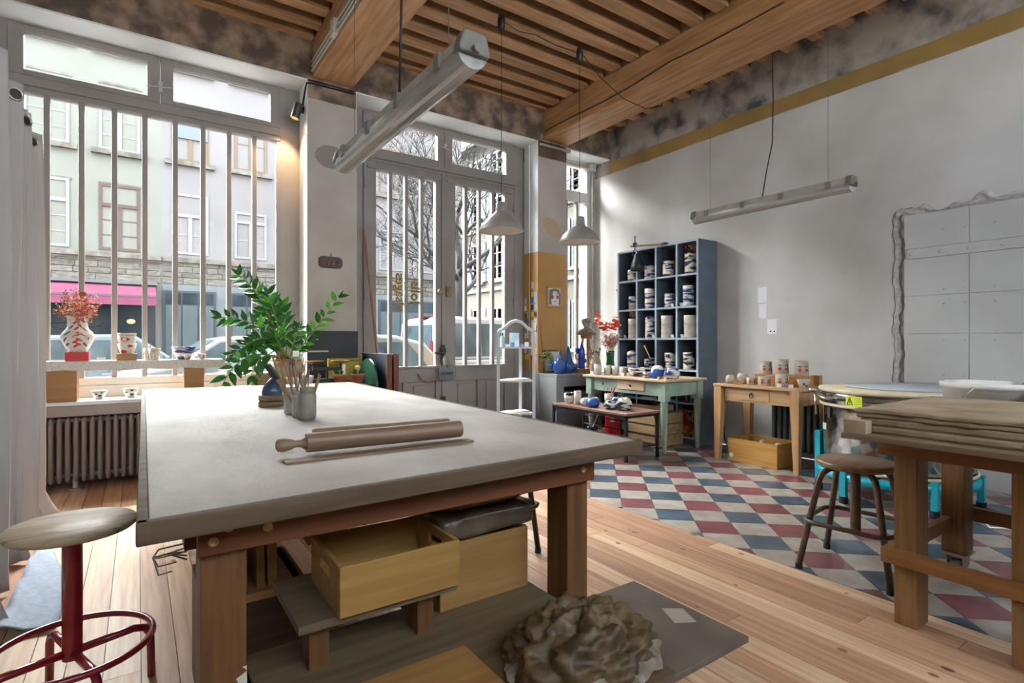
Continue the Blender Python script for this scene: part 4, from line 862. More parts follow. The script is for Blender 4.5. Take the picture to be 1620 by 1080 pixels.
leafm=[mat('leaf_glossy','21551d','2f6d26',scale=6,rough=.22,rnd=.25,coat=.3),mat('leaf_bright','468a2b','5aa238',scale=6,rough=.25,rnd=.2,coat=.2)]
def leafmesh(mm):
    m=MB(); n=8; vs=[]
    for i in range(n+1):
        t=i/n; w_=math.sin(PI*t**.8)*.21*(1 if t<1 else 0); z=-.16*t*t
        vs+=[(t,-w_,z+.05*w_/.2),(t,0,z-.02),(t,w_,z+.05*w_/.2)]
    f=[]
    for i in range(n): f+=[(3*i,3*i+1,3*i+4,3*i+3),(3*i+1,3*i+2,3*i+5,3*i+4)]
    m._add(vs,f,True); return m.mesh('leaf',mm)
lm_=[leafmesh(a) for a in leafm]; stem_g=mat('plant_stem','6d7a3c','59652f',scale=9,rough=.5)
rl=random.Random(21)
def add_leaf(T,p,d,s_,up=Vector((0,0,1)),k_=0):
    d=d.normalized(); y=up.cross(d); y=y.normalized() if y.length>1e-3 else Vector((0,1,0)); z=d.cross(y)
    o=bpy.data.objects.new('leaf',lm_[k_]); COL.objects.link(o); o.parent=T; M=Matrix((d,y,z)).transposed().to_4x4(); M.translation=p; o.matrix_local=M@Matrix.Scale(s_,4)
def zz(tip,ctrl,n,ls,bright=.0,start=.32):
    b=Vector((rl.uniform(-.04,.04),rl.uniform(-.04,.04),.23)); tip=Vector(tip); c=Vector(ctrl)
    f=lambda t:(b*(1-t)**2+c*2*t*(1-t)+tip*t*t)
    MB().tube([f(i/10) for i in range(11)],.009,6,r1=.003).build('stem',stem_g,pl)
    for i in range(n):
        t=start+(1-start)*i/(n-1); p=f(t); tg=(f(min(1,t+.03))-f(t-.03)).normalized()
        side=tg.cross(Vector((-.55,-.83,.15))).normalized()*(1 if i%2 else -1)
        d=(tg*.75+side*.9+Vector((rl.uniform(-.2,.2),rl.uniform(-.2,.2),rl.uniform(-.1,.2)))); add_leaf(pl,p,d,ls*rl.uniform(.85,1.12)*(1-.35*abs(t-.6)),Vector((rl.uniform(-.5,.1),-.8,.5)),1 if rl.random()<bright else 0)
    add_leaf(pl,tip,(tip-f(.95)),ls*.7,Vector((0,-.8,.5)),0)
# local frame: x right, y away ; positions relative to the pot
zz((-.36,.05,.96),(-.12,.0,.75),18,.13,.1); zz((.42,-.10,.80),(.13,-.02,.34),20,.115,.55,.2); zz((-.50,.02,.60),(-.2,0,.62),14,.12,.3); zz((-.52,-.12,.03),(-.35,-.05,.42),12,.15,.1)
zz((-.16,-.06,.80),(-.06,0,.6),14,.13,.2); zz((-.02,.06,.70),(.02,.05,.5),12,.13,.3); zz((-.28,-.10,.40),(-.15,-.05,.5),12,.125,.2); zz((-.42,-.05,.30),(-.2,-.02,.5),12,.12,.1); zz((.10,-.02,.52),(.06,0,.4),9,.11,.5); zz((-.20,.1,.62),(-.1,.08,.5),12,.12,.1); zz((-.30,-.12,.12),(-.22,-.1,.38),9,.13,.1); zz((-.12,-.12,.45),(-.08,-.08,.4),10,.12,.2)
MB().cyl((-.05,.02,.22),(-.22,.06,.95),.006,n=6).build('support_cane',mat('cane','8a6a4a'),pl)
m=MB((1.16,4.9,.94)); m.box(1.10,1.15,4.905,4.908,1.03,1.10); lbl=one('plant_tag',m,mat('white_card','e5e5e0'),'white and green plant tag stuck in the pot','tag'); 
m=MB(lbl.location); m.box(1.10,1.15,4.9035,4.9047,1.03,1.05); m.build('green_strip',mat('teal_print','2f9a7c'),lbl)
MB(lbl.location).box(1.123,1.127,4.906,4.909,.98,1.03).build('stake',mat('white_card','e5e5e0'),lbl)
m=MB((.93,4.95,.78)); m.lathe([(.075,0),(.08,.02),(.085,.13),(.08,.135),(.074,.13),(.07,.02)],(.86,4.98,.78),n=20); one('wicker_basket',m,wick,'small woven basket left of the plant pot','basket')
# white jug of slip behind the jars
bowl('white_basin','shallow white basin half hidden behind the brush jars',1.15,4.90,.78,.09,.12,.10,white_gl,'bowl')
# balance scale
sc=thing('balance_scale','old kitchen balance with brass pans beside the plant','scale',(1.42,5.05,.78)); brass=mat('brass_pan','b08a45','94702f',scale=9,rough=.3,metal=.8)
at(sc).box(1.29,1.56,5.0,5.10,.78,.84).build('base',mat('black_iron','2a2725','3b3632',scale=12,rough=.5,metal=.4),sc)
m=at(sc); m.bar((1.30,5.05,.93),(1.56,5.05,.93),.02,.03); m.cyl((1.43,5.05,.84),(1.43,5.05,.95),.012); m.build('beam',mat('black_iron','2a2725'),sc)
for xx in(1.31,1.55):
    m=at(sc); m.lathe([(0,.985),(.03,.985),(.075,.995),(.088,1.005),(.09,1.002),(.075,.99),(.03,.98),(0,.98)],(xx,5.05,0),n=24,cap0=False); m.build('pan',brass,sc); at(sc).cyl((xx,5.05,.93),(xx,5.05,.985),.012).build('pan_post',mat('black_iron','2a2725'),sc)
m=MB((1.62,5.28,.78)); m.box(1.50,1.80,5.26,5.29,.78,1.015); yb=one('yellow_plaque',m,mat('yellow_tin','b3a035','a08d2a',scale=9,rough=.5),'olive-yellow plaque standing against the blackboard','sign')
m=MB(yb.location); m.box(1.51,1.79,5.257,5.26,.79,.80); m.box(1.51,1.79,5.257,5.26,.99,1.0); m.cyl((1.585,5.2575,.955),(1.585,5.26,.955),.012); m.box(1.578,1.592,5.257,5.26,.90,.945); m.cyl((1.585,5.2575,.885),(1.585,5.26,.885),.016); m.build('printed_motif',mat('plaque_ink','5c521f'),yb)
one('bare_wood_strip',MB((1.82,5.3,.78)).box(1.80,1.825,5.26,5.31,.78,1.06),oakb,'thin wooden strip standing right of the yellow plaque','strip'); one('metal_strip',MB((1.84,5.3,.78)).box(1.828,1.84,5.28,5.31,.78,1.05),steel,'thin metal strip standing by the blackboard corner','strip')
bd=one('blackboard',MB((1.6,5.5,.78)).box(1.36,1.862,5.47,5.49,.782,1.285),mat('black_slate','2c2f34','232529',scale=4,rough=.55),'black board leaning against the pier behind the plaque','board'); MB(bd.location).box(1.365,1.56,5.462,5.47,1.075,1.09).build('chalk_rail',mat('rail_grey','b9b9b3'),bd)
terra=mat('terracotta','a45f42','94533a',scale=9,rough=.8)
for i,(x,lab) in enumerate(((1.515,'terracotta pot with a pale cactus, left of the pair'),(1.675,'terracotta pot with a sprouting succulent, right of the pair'))):
    T=thing('terracotta_pot',lab,'potted plant',(x,4.93,.78),0,'small terracotta pots'); m=MB(); m.lathe([(.04,0),(.055,.075),(.062,.078),(.064,.105),(.056,.105),(.052,.08)],n=18); m.build('pot',terra,T); MB().lathe([(0,.092),(.055,.092)],n=14,cap0=False).build('soil',mat('soil','3a2d22'),T)
    rr=random.Random(i); 
    for q_ in range(9): add_leaf(T,Vector((rr.uniform(-.03,.03),rr.uniform(-.02,.02),.09)),Vector((rr.uniform(-1,1),rr.uniform(-.5,.5),rr.uniform(.3,1))),.07,k_=0)
    if i==0: MB().box(.02,.045,-.005,.0,.09,.19).build('tag',mat('white_card','e5e5e0'),T)
    else: MB().lathe([(.006,.09),(.008,.13),(.03,.16),(.02,.175),(0,.18)],n=10).build('cutting',mat('cream_succulent','c8ba8a'),T)
m=MB((1.84,4.95,.55))
disc=[(4.62+.34*math.cos(t*PI/16)+.36,.83+.19*math.sin(t*PI/16)) for t in range(33)]
m=MB((1.77,5.0,0)); m.prism([(5.0+.245*math.cos(t*PI/14),.775+.245*math.sin(t*PI/14)) for t in range(28)],1.79,1.806,'x'); one('green_disc',m,mat('green_enamel','1f5c48','17493a',scale=7,rough=.25),'dark green round tray leaning beside the standing panels','tray',loc=None)
for x,lab in((1.87,'dark navy panel with brown edge standing next to the table, left one'),(1.935,'dark navy panel with brown edge standing by the door, right one')):
    T=thing('standing_panel',lab,'panel',(x,5.08,0),0,'standing dark panels'); at(T).box(x,x+.045,4.72,5.45,.0,1.062).build('board',mat('navy_board','2b3540','232b34',scale=5,rough=.4),T); at(T).box(x-.002,x+.047,4.70,4.72,0,1.064).build('edge',wood('mahogany_edge','74452f','5d3322',2,rough=.4),T)
o=MB((1.86,5.0,.85)); 
for a_,b_ in(((5.10,.86),(5.0,.96)),((5.03,.97),(5.0,.86)),((5.06,.92),(4.96,.93))): o.bar((1.8685,a_[0],a_[1]),(1.8685,b_[0],b_[1]),.006,.002,(1,0,0))
ch_=o.build('chalk_scratch',mat('chalk','c9cdd0'),None); ch_.parent=bpy.data.objects['standing_panel']; ch_.location=Vector((1.86,5.0,.85))-Vector((1.87,5.08,0))
one('long_stick',MB((2.15,5.5,0)).cyl((2.14,5.35,0),(2.06,5.845,2.42),.014,n=10),wood('stick_wood','a9794f','8f6340',2,rough=.5),'long wooden pole leaning on the door jamb','pole')
m=MB((2.16,G-.03,1.0)); m.cyl((2.26,G+.008,1.045),(2.26,G+.012,1.045),.06,n=24); stk=one('round_sticker',m,mat('violet_sticker','7b74b5'),'round violet and green sticker low on the door glass','sticker'); MB(stk.location).cyl((2.26,G+.006,1.03),(2.26,G+.008,1.03),.035,n=18).build('sticker_centre',mat('green_sticker','8fb08a'),stk)
# relief plaque and spot on pier 1
T=thing('relief_plaque','small dark oval relief with figures hung on the pier','plaque',(1.61,W-.02,1.985)); m=at(T)
m.prism([(1.49,1.95),(1.51,1.925),(1.70,1.925),(1.725,1.95),(1.725,2.01),(1.70,2.035),(1.52,2.04),(1.49,2.02)],W-.02,W-.001,'y'); bevel(m.build('body',mat('dark_bronze','3c2a26','2b1d1b',scale=15,rough=.5),T),.004)
for i in range(4): x=1.535+.048*i; m=at(T); m.sph((x,W-.022,1.998),.012,.008,.014); m.sph((x,W-.022,1.965),.017,.009,.022); m.build('figure',mat('relief_red','7a4036','6a5244',scale=20,rough=.5),T)
at(T).tube([(1.61,W-.005,2.04),(1.61,W-.012,2.06),(1.615,W-.004,2.07)],.004,5).build('hook',dark_metal,T)
def spot(label,base,direc,cable=None):
    T=thing('spotlight',label,'lamp',base); b=Vector(base); d=Vector(direc).normalized(); c=b+Vector((-.07,-.05,-.02)); 
    at(T).cyl(b,b+Vector((-.025,-.005,0)),.035,n=16).build('mount',blackp,T); at(T).tube([b+Vector((-.02,-.005,0)),c],.012,6).build('arm',blackp,T)
    m=at(T); m.cyl(c-d*.05,c+d*.10,.042,.042,n=20,cap=False); m.cyl(c-d*.05,c-d*.049,.042,n=20); m.build('can',mat('black_can','3d3b3a',rough=.4,metal=.3),T)
    at(T).cyl(c+d*.07,c+d*.072,.036,n=16).build('bulb',mat('warm_bulb','ffb45c',emit=9),T)
    l=bpy.data.lights.new('spot_bulb','SPOT'); l.energy=14; l.color=(1,.68,.38); l.spot_size=1.5; l.spot_blend=.6; l.shadow_soft_size=.03; lo=bpy.data.objects.new('spot_bulb',l); COL.objects.link(lo); lo.parent=T; lo.location=c+d*.08-b; lo.rotation_euler=d.to_track_quat('-Z','Y').to_euler()
    return T
spot('black wall spotlight with warm bulb beside the large window',(1.379,5.70,3.52),(-.25,.12,-1)); spot('black wall spotlight half hidden behind the ochre pier',(4.746,5.72,3.32),(.25,.12,-1))
m=MB((1.38,5.6,3.6)); m.tube([(1.368,5.70,3.555),(1.369,5.60,3.68),(1.372,5.545,3.735),(1.41,5.545,3.745),(1.86,5.545,3.75)],.008,6); one('black_cable',m,blackp,'black cable running from the spotlight along the pier top','cable')
# ================================================================== DOOR SIDE, PIER 2, COUNTER
sg=thing('hanging_sign','small grey slate sign reading OUVERT hung from the door handle','sign',(3.04,G-.12,.80)); at(sg).box(2.945,3.145,G-.125,G-.11,.72,.87).build('slate',mat('slate_grey','6b7175','5d6367',scale=7,rough=.6),sg)
M=Matrix.Translation(Vector((3.045,G-.126,.795))-sg.location)@Matrix.Rotation(PI/2,4,'X'); text_mesh('lettering','OUVERT',.046,mat('sign_ink','1d1f21'),sg,M,offset=.0015)
m=at(sg); m.tube([(2.955,G-.117,.87),(3.03,G-.105,1.03)],.003,5); m.tube([(3.135,G-.117,.87),(3.03,G-.105,1.03)],.003,5); m.build('cord',mat('cord_grey','8d8a86'),sg)
one('silver_padlock',MB((3.03,G-.1,.92)).cyl((3.03,G-.10,.90),(3.03,G-.10,1.0),.016,n=12),steel,'shiny steel cylinder hanging under the door handle','lock')
wm=mat('white_lacquer','d3d6d9','c5c8cb',scale=5,rough=.3)
st_=thing('tiered_stand','white three-tier corner stand with arched top beside the door','shelf stand',(3.56,5.06,0),-.61)
for z,k_ in((1.12,.2),(.745,.2),(.38,.2)):
    m=MB(); m.prism([(-.21,-.10),(-.15,-.15),(.15,-.15),(.21,-.10),(.10,.12),(0,.16),(-.10,.12)],z-.02,z); m.build('tier',wm,st_)
for x,y_ in((-.20,-.12),(.20,-.12),(.05,.13)): m=MB(); m.box(x-.017,x+.017,y_-.017,y_+.017,0,1.28 if y_<0 else 1.12); m.build('post',wm,st_)
MB().tube([(-.20,-.12,1.28),(-.19,-.12,1.30),(-.13,-.12,1.33),(-.07,-.12,1.39),(0,-.12,1.415),(.07,-.12,1.39),(.13,-.12,1.33),(.19,-.12,1.30),(.20,-.12,1.28)],.018,8).build('arch',wm,st_)
def rel(T,x,y,z):
    c,s_=math.cos(T.rotation_euler.z),math.sin(T.rotation_euler.z); return (T.location.x+c*x-s_*y,T.location.y+s_*x+c*y,z)
def boxat(name,label,cat,loc,sx,sy,sz,rz,m,group=None):
    b=MB(); b.box(-sx/2,sx/2,-sy/2,sy/2,0,sz); o=one(name,b,m,label,cat,group,loc); o.rotation_euler=(0,0,rz); return o
p=rel(st_,-.155,-.06,1.12); T=thing('spray_bottle','clear bottle with green cap on the white stand','bottle',p); m=MB(); m.lathe([(.024,0),(.026,.01),(.026,.10),(.012,.125)],n=14); m.build('body',mat('clear_plastic','bcd0d2','a7bdc0',scale=4,rough=.1),T); MB().lathe([(.013,.125),(.014,.16),(.006,.165)],n=12,cap1=True).build('cap',mat('green_cap','1f9a86'),T)
boxat('leaflet_box','pale blue printed leaflet standing on the white stand','leaflet',rel(st_,-.02,.02,1.12),.11,.02,.16,-.61,mat('blue_print','a9d2dc','dfe7ea',scale=14,rough=.5))
for i in range(5): boxat('business_cards','pile of pale business cards on the white stand, '+('first','second','third','fourth','last')[i]+' from the left','cards',rel(st_,-.10+.055*i,-.06+.01*(i%2),1.12),.045,.03,.03+.02*(i%3),-.61+.2*(i%2),mat(('card_white','card_blue')[i%2],('e8ebee','7f94b5')[i%2]),'business cards on the stand')
for i in range(4):
    for z in (.745,.38): boxat('paper_pile','loose leaflet sheet lying on the '+('middle' if z>.5 else 'bottom')+' stand tier, '+('lowest','second','third','topmost')[i],'paper',rel(st_,-.06+.04*i,-.03+.02*(i%2),z+.004*i),.2-.02*i,.14,.0035,-.61+.4*(i-1.5),mat(('paper_cream','paper_blue','paper_yellow','paper_white')[i],('d5cbb8','a9bccb','d8cf52','e4e4e1')[i]))
# cards pinned to the pier
cc=['e4e2dc','d7d9dc','2d2b2b','c7c4bc','dfe6ea','8fb3c4','a7b6d8','1f6b5a','d8c531','2f6fb5','d14b52','44b98a','e9e6e0','b9b2a5','59616b','efe9dd']
rr=random.Random(4); cards=[]
def card(x0,x1,y0,y1,z0,z1,axis,col,lab):
    m=MB(); 
    m.box(x0,x1,y0,y1,z0,z1); return one('pinned_card',m,mat('card_'+col,col,rough=.5),lab,'card','cards pinned on the ochre pier',None)
i=0
zs=[1.97,1.87,1.77,1.68,1.59,1.50,1.40,1.31,1.22,1.12,1.03,.94]
for k_,z in enumerate(zs):
    for cidx,(ya,yb_) in enumerate(((5.585,5.645),(5.65,5.71),(5.745,5.80),(5.805,5.858))):
        if rr.random()<.16 or (k_<2 and cidx>1) or (k_==0 and cidx==0): continue
        h=rr.uniform(.055,.09); dz=rr.uniform(-.008,.008); col=cc[rr.randrange(len(cc))]
        lab='{} card, {} on the ochre reveal'.format({'2d2b2b':'black','8fb3c4':'blue','a7b6d8':'lavender','1f6b5a':'dark green','d8c531':'yellow','2f6fb5':'strong blue','d14b52':'red','44b98a':'mint green','59616b':'slate','b9b2a5':'beige','c7c4bc':'grey'}.get(col,'white'),'{} row down, {} column'.format(('top','second','third','fourth','fifth','sixth','seventh','eighth','ninth','tenth','eleventh','lowest')[k_],('nearest','second','third','furthest')[cidx]))
        xx=4.2585; card(xx-.0012,xx,ya+.003,yb_-.003,z+dz,z+dz+h,'x',col,lab)
for i,(a_,b_,z0,z1) in enumerate(((5.60,5.70,1.32,1.42),(5.60,5.715,1.16,1.305),(5.615,5.715,1.0,1.14))): one('pinned_sheet',MB((4.2565,a_,z0)).box(4.2553,4.2568,a_,b_,z0,z1),mat('sheet_white','dfe2e4'),('upper','middle','lower')[i]+' white sheet pinned low beside the stand arch','paper')
pc_=MB(); pc_.cyl((4.245,5.728,.79),(4.245,5.728,2.345),.012,n=10); pc_.mi=1; pc_.cyl((4.245,5.728,2.345),(4.245,5.728,3.77),.012,n=10); struct(pc_.build('trim_conduit',[ochre,white_p]))
# face picture
def picture(name,label,x0,x1,z0,z1,y,fm_,art,cat='picture',fw=.02,tilt=0,lean=0):
    T=thing(name,label,cat,((x0+x1)/2,y,z0)); m=at(T); frame(m,x0,x1,z0,z1,fw,y-.025,y); bevel(m.build('frame',fm_,T),.002)
    at(T).box(x0+fw,x1-fw,y-.012,y-.004,z0+fw,z1-fw).build('sheet',mat('art_paper','d6d3cc'),T)
    for nm,col,pts in art:
        m=at(T); m._add([(x0+(x1-x0)*a,y-.0128-.0004*art.index((nm,col,pts)),z0+(z1-z0)*b) for a,b in pts],[tuple(range(len(pts)))]); m.build(nm,mat('ink_'+col,col),T,recalc=False)
    return T
def ell(cx,cy,rx,ry,n=18): return [(cx+rx*math.cos(2*PI*i/n),cy+ry*math.sin(2*PI*i/n)) for i in range(n)]
picture('face_drawing','framed drawing of a face with red cheeks on the ochre pier',4.40,4.645,1.635,1.90,W-.002,wood('pale_frame','c79f6c','b48b58',0,rough=.5),[('hair','6d7177',[(.12,.12),(.3,.1),(.28,.5),(.45,.8),(.7,.75),(.9,.6),(.9,.12),(.8,.1),(.82,.86),(.5,.92),(.15,.85)]),('face','dcd9d2',ell(.53,.45,.27,.34)),('cheek','b5444a',ell(.33,.5,.11,.12)),('cheek','b5444a',ell(.70,.5,.09,.09)),('eye','37393d',ell(.35,.68,.09,.02)),('eye','37393d',ell(.68,.66,.09,.02)),('mouth','a8323a',ell(.53,.28,.08,.025))])
# grey counter under the narrow window
cn=thing('grey_counter','grey painted counter with open niche along the narrow window','cabinet',(4.9,5.38,0)); cgm=mat('counter_grey','8f8f8e','828281',scale=4,rough=.42); cgl=cgm
m=at(cn); m.box(4.27,5.52,5.19,5.555,.735,.77); bevel(m.build('top',cgl,cn),.004); at(cn).box(4.275,4.31,5.205,5.555,0,.735).build('side',cgl,cn); at(cn).box(4.262,4.275,5.19,5.25,.60,.735).build('corbel',cgl,cn)
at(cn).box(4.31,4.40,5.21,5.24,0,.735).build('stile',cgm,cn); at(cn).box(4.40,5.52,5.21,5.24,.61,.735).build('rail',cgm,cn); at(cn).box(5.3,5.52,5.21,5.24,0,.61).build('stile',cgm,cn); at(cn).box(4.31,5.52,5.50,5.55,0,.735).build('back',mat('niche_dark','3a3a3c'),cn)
gb=thing('storage_bin','grey plastic storage bin with lid inside the counter niche','bin',(4.75,5.36,0)); at(gb).box(4.42,5.1,5.26,5.48,0,.48).build('body',mat('bin_grey','85827f','787572',scale=4,rough=.5),gb); bevel(at(gb).box(4.41,5.11,5.25,5.49,.48,.53).build('lid',mat('bin_lid','97948f'),gb),.01)
bl=one('blue_tub',MB((4.6,4.95,.30)).lathe([(.14,0),(.18,.10),(.19,.11)],(4.20,5.02,.0),n=20),mat('blue_plastic','2d5ea8',rough=.4),'blue plastic tub on the floor beneath the metal bench','tub')
for x,y_,lab in((4.30,4.62,'left'),(4.36,4.50,'right')): bowl('striped_cup','small blue-banded cup on the bench shelf, {} of the pair'.format(lab),x,y_,.132,.035,.042,.07,bw2,'cup','cups on the lower bench shelf')
one('white_ladle',MB((4.34,4.6,.17)).cyl((4.31,4.61,.16),(4.40,4.56,.40),.008,n=8),wm,'white stick standing in a cup on the bench shelf','stick')
# things on the counter
cob=mat('cobalt_glaze','2f5c9c','244a86',scale=7,rough=.18,coat=.3); cob2=mat('ultramarine_glaze','2b46a8','223a90',scale=7,rough=.2,coat=.3)
def vase(name,label,x,y_,z,prof,m,cat='vase',n=22,extra=None,group=None):
    T=thing(name,label,cat,(x,y_,z),0,group); b=MB(); b.lathe(prof,n=n); b.build('body',m,T)
    if extra: extra(T)
    return T
def ears(m,r,z,s_=.045):
    def f(T):
        for a in(2.5,-.6): b=MB(); b.tube([(r*math.cos(a),r*math.sin(a),z+s_),((r+s_)*math.cos(a),(r+s_)*math.sin(a),z+s_*.9),((r+s_*1.15)*math.cos(a),(r+s_*1.15)*math.sin(a),z),((r+s_*.7)*math.cos(a),(r+s_*.7)*math.sin(a),z-s_*.8),(r*math.cos(a),r*math.sin(a),z-s_)],.008,6); b.sph(((r+s_*.5)*math.cos(a),(r+s_*.5)*math.sin(a),z),s_*.6,s_*.5,s_*.85,10,6); b.build('handle',m,T)
    return f
picture('leaning_print','pale framed print leaning on the ochre pier behind blue vase',4.33,4.62,.772,1.07,5.545,wood('brown_frame','8e6a48','775638',0,rough=.5),[('motif','7f93bd',[(.45,.35),(.55,.35),(.6,.6),(.5,.8),(.42,.6)])],fw=.022)
vase('onion_vase','cobalt two-handled vase with flame-shaped lid, leftmost blue piece',4.40,5.30,.77,[(.045,0),(.06,.01),(.07,.04),(.085,.07),(.08,.13),(.075,.16),(.04,.165),(.03,.17),(.028,.2),(.02,.25),(.004,.30)],cob,extra=ears(cob,.08,.11))
vase('teardrop_vase','cobalt teardrop vase with a long pointed neck',4.60,5.36,.77,[(.05,0),(.07,.02),(.095,.07),(.085,.12),(.06,.155),(.05,.2),(.035,.27),(.018,.32),(.006,.345)],cob,extra=ears(cob,.085,.08,.035))
pk=bevel(one('oak_plinth',MB((4.9,5.33,.77)).box(4.70,5.10,5.26,5.46,.77,.825),oakb,'low oak plinth on the counter under the blue bottle','plinth'),.003)
vase('spindle_bottle','tall ultramarine spindle bottle on the oak plinth',4.80,5.32,.826,[(.042,0),(.044,.01),(.046,.17),(.04,.24),(.022,.30),(.010,.345),(.004,.36)],cob2,extra=lambda T:[MB().tube([(-.046,0,.12),(-.10,0,.13),(-.115,0,.17),(-.09,0,.2),(-.044,0,.2)],.007,6).build('handle',mat('wire_black','2c2a2a'),T),MB().sph((-.075,0,.235),.038,.012,.04).build('ear',cob2,T),MB().sph((.06,0,.10),.022,.012,.035).build('ear',cob2,T)])
sl=thing('tripod_stool','small wooden sculpture stand on the counter in the window','stand',(4.97,5.42,.826))
MB().lathe([(.13,.44),(.135,.445),(.135,.455),(.13,.46)],n=28,cap1=True).build('top',oakb,sl); MB().lathe([(.075,.39),(.08,.40),(.08,.44)],n=20).build('collar',oakb,sl)
for a in(.5,2.6,4.7): MB().bar((.05*math.cos(a),.03*math.sin(a),.40),(.15*math.cos(a),.035*math.sin(a),0),.028,.022).build('leg',wood('stand_leg','a97f55','936a43',2,rough=.5),sl)
MB().box(-.08,.08,-.01,.01,.17,.19).build('brace',oakb,sl)
bu=thing('mosaic_bust','mottled ceramic bust with curly hair on the wooden stand','sculpture',(4.97,5.42,1.287)); mos=mat('mosaic_glaze','8f8a78','4f4c42',scale=70,rough=.35,lo=.4,hi=.6,detail=1,c3='a69d86'); mos2=mat('mosaic_rose','a28678','5b5148',scale=70,rough=.35,lo=.4,hi=.6,detail=1)
m=MB(); 
def bust(u,v):
    a=2*PI*u; pr=[(0,.0,.135,.075),(.15,.02,.135,.075),(.3,.055,.115,.065),(.4,.075,.075,.055),(.48,.09,.045,.042),(.56,.11,.042,.042),(.64,.125,.055,.055),(.76,.155,.066,.066),(.88,.19,.062,.066),(.95,.21,.045,.05),(1,.222,.005,.005)]
    for (t0,z0,a0,b0),(t1,z1,a1,b1) in zip(pr[:-1],pr[1:]):
        if v<=t1+1e-6:
            t=(v-t0)/(t1-t0); z=z0+(z1-z0)*t; rx=a0+(a1-a0)*t; ry=b0+(b1-b0)*t; break
    k_=1+.05*math.sin(9*a+30*v)*(v>.6); return (rx*k_*math.cos(a),ry*k_*math.sin(a),z)
m.grid(bust,30,26); m.build('body',mos,bu)
MB().lathe([(.137,0),(.14,.008),(.137,.012)],n=28).build('base',mos2,bu); MB().cyl((-.02,-.063,.165),(-.022,-.082,.15),.010,.007,n=8).build('nose',mos,bu)
# plant pot hanging at the pier corner
hp_=thing('hanging_planter','small dark planter with trailing light green plant at pier corner','plant',(4.30,5.50,.95)); 
MB().lathe([(.02,0),(.05,.02),(.06,.07),(.055,.07)],(0,-.02,0),n=16).build('pot',mat('dark_pot','4d4038'),hp_); MB().tube([(-.02,-.02,.05),(-.05,-.02,.25),(-.07,-.03,.42),(-.085,-.03,.45)],.006,6).build('cord',mat('twisted_cord','7a5c4c','4d3a33',scale=60),hp_)
rr=random.Random(9); m=MB(); lv=[MB(),MB()]
for s_ in range(26):
    a=rr.uniform(-2.6,.6); x,y_=.05*math.cos(a),-.02+.05*math.sin(a); L=rr.uniform(.05,.2); p0=Vector((x,y_,.07)); p1=p0+Vector((.03*math.cos(a),.03*math.sin(a),.02)); p2=p1+Vector((.01*math.cos(a)+.02,0,-L)); m.tube([p0,p1,p2],.0018,3)
    for q_ in range(9): petal(lv[q_%2],p1.lerp(p2,rr.random())+Vector((rr.gauss(0,.008),rr.gauss(0,.008),0)),.011,rr,4)
m.build('vines',stem_g,hp_)
for a,b in zip(lv,('8fa63a','b3c455')): o=a.build('foliage',mat('trail_'+b,b),hp_,recalc=False); o['kind']='stuff'
# ================================================================== GREEN TABLE
sage=mat('sage_paint','93a594','7f9180',scale=6,rough=.5,bump=.15); pale_top=wood('pale_top_wood','c9b090','b69a78',1,scale=3,rough=.5)
gt=thing('sage_table','sage green farmhouse table with turned legs and pale top','table',(4.83,4.3,0)); GX0,GX1,GY0,GY1=4.47,5.17,3.68,4.94
bevel(at(gt).box(GX0,GX1,GY0,GY1,.755,.78).build('top',pale_top,gt),.004)
at(gt).box(GX0+.06,GX0+.085,GY0+.11,4.0,.60,.755).build('apron',sage,gt); at(gt).box(GX0+.06,GX0+.085,4.40,GY1-.11,.60,.755).build('apron',sage,gt); at(gt).box(GX0+.06,GX0+.085,4.0,4.40,.60,.635).build('apron',sage,gt)
at(gt).box(GX0+.11,GX1-.11,GY0+.05,GY0+.075,.60,.755).build('apron',sage,gt); at(gt).box(GX1-.085,GX1-.06,GY0+.11,GY1-.11,.60,.755).build('apron',sage,gt)
dw=bevel(at(gt).box(GX0+.045,GX0+.4,4.01,4.40,.64,.745).build('drawer',pale_top,gt),.003); m=at(gt); m.cyl((GX0+.045,4.2,.69),(GX0+.02,4.2,.69),.007); m.tube([(GX0+.02,4.2,.70),(GX0+.008,4.18,.692),(GX0+.01,4.165,.68)],.007,6); m.build('knob',dark_metal,dw)
at(gt).box(GX0+.057,GX0+.06,4.64,4.66,.665,.70).build('keyhole',dark_metal,gt)
for x in(GX0+.075,GX1-.075):
    for y_ in(GY0+.075,GY1-.075):
        m=at(gt); m.box(x-.045,x+.045,y_-.045,y_+.045,.55,.755); m.lathe([(.018,0),(.022,.02),(.030,.22),(.038,.46),(.040,.475),(.034,.49),(.042,.505),(.042,.52),(.036,.535),(.04,.55)],(x,y_,0),n=16,cap1=True); m.build('leg',sage,gt)
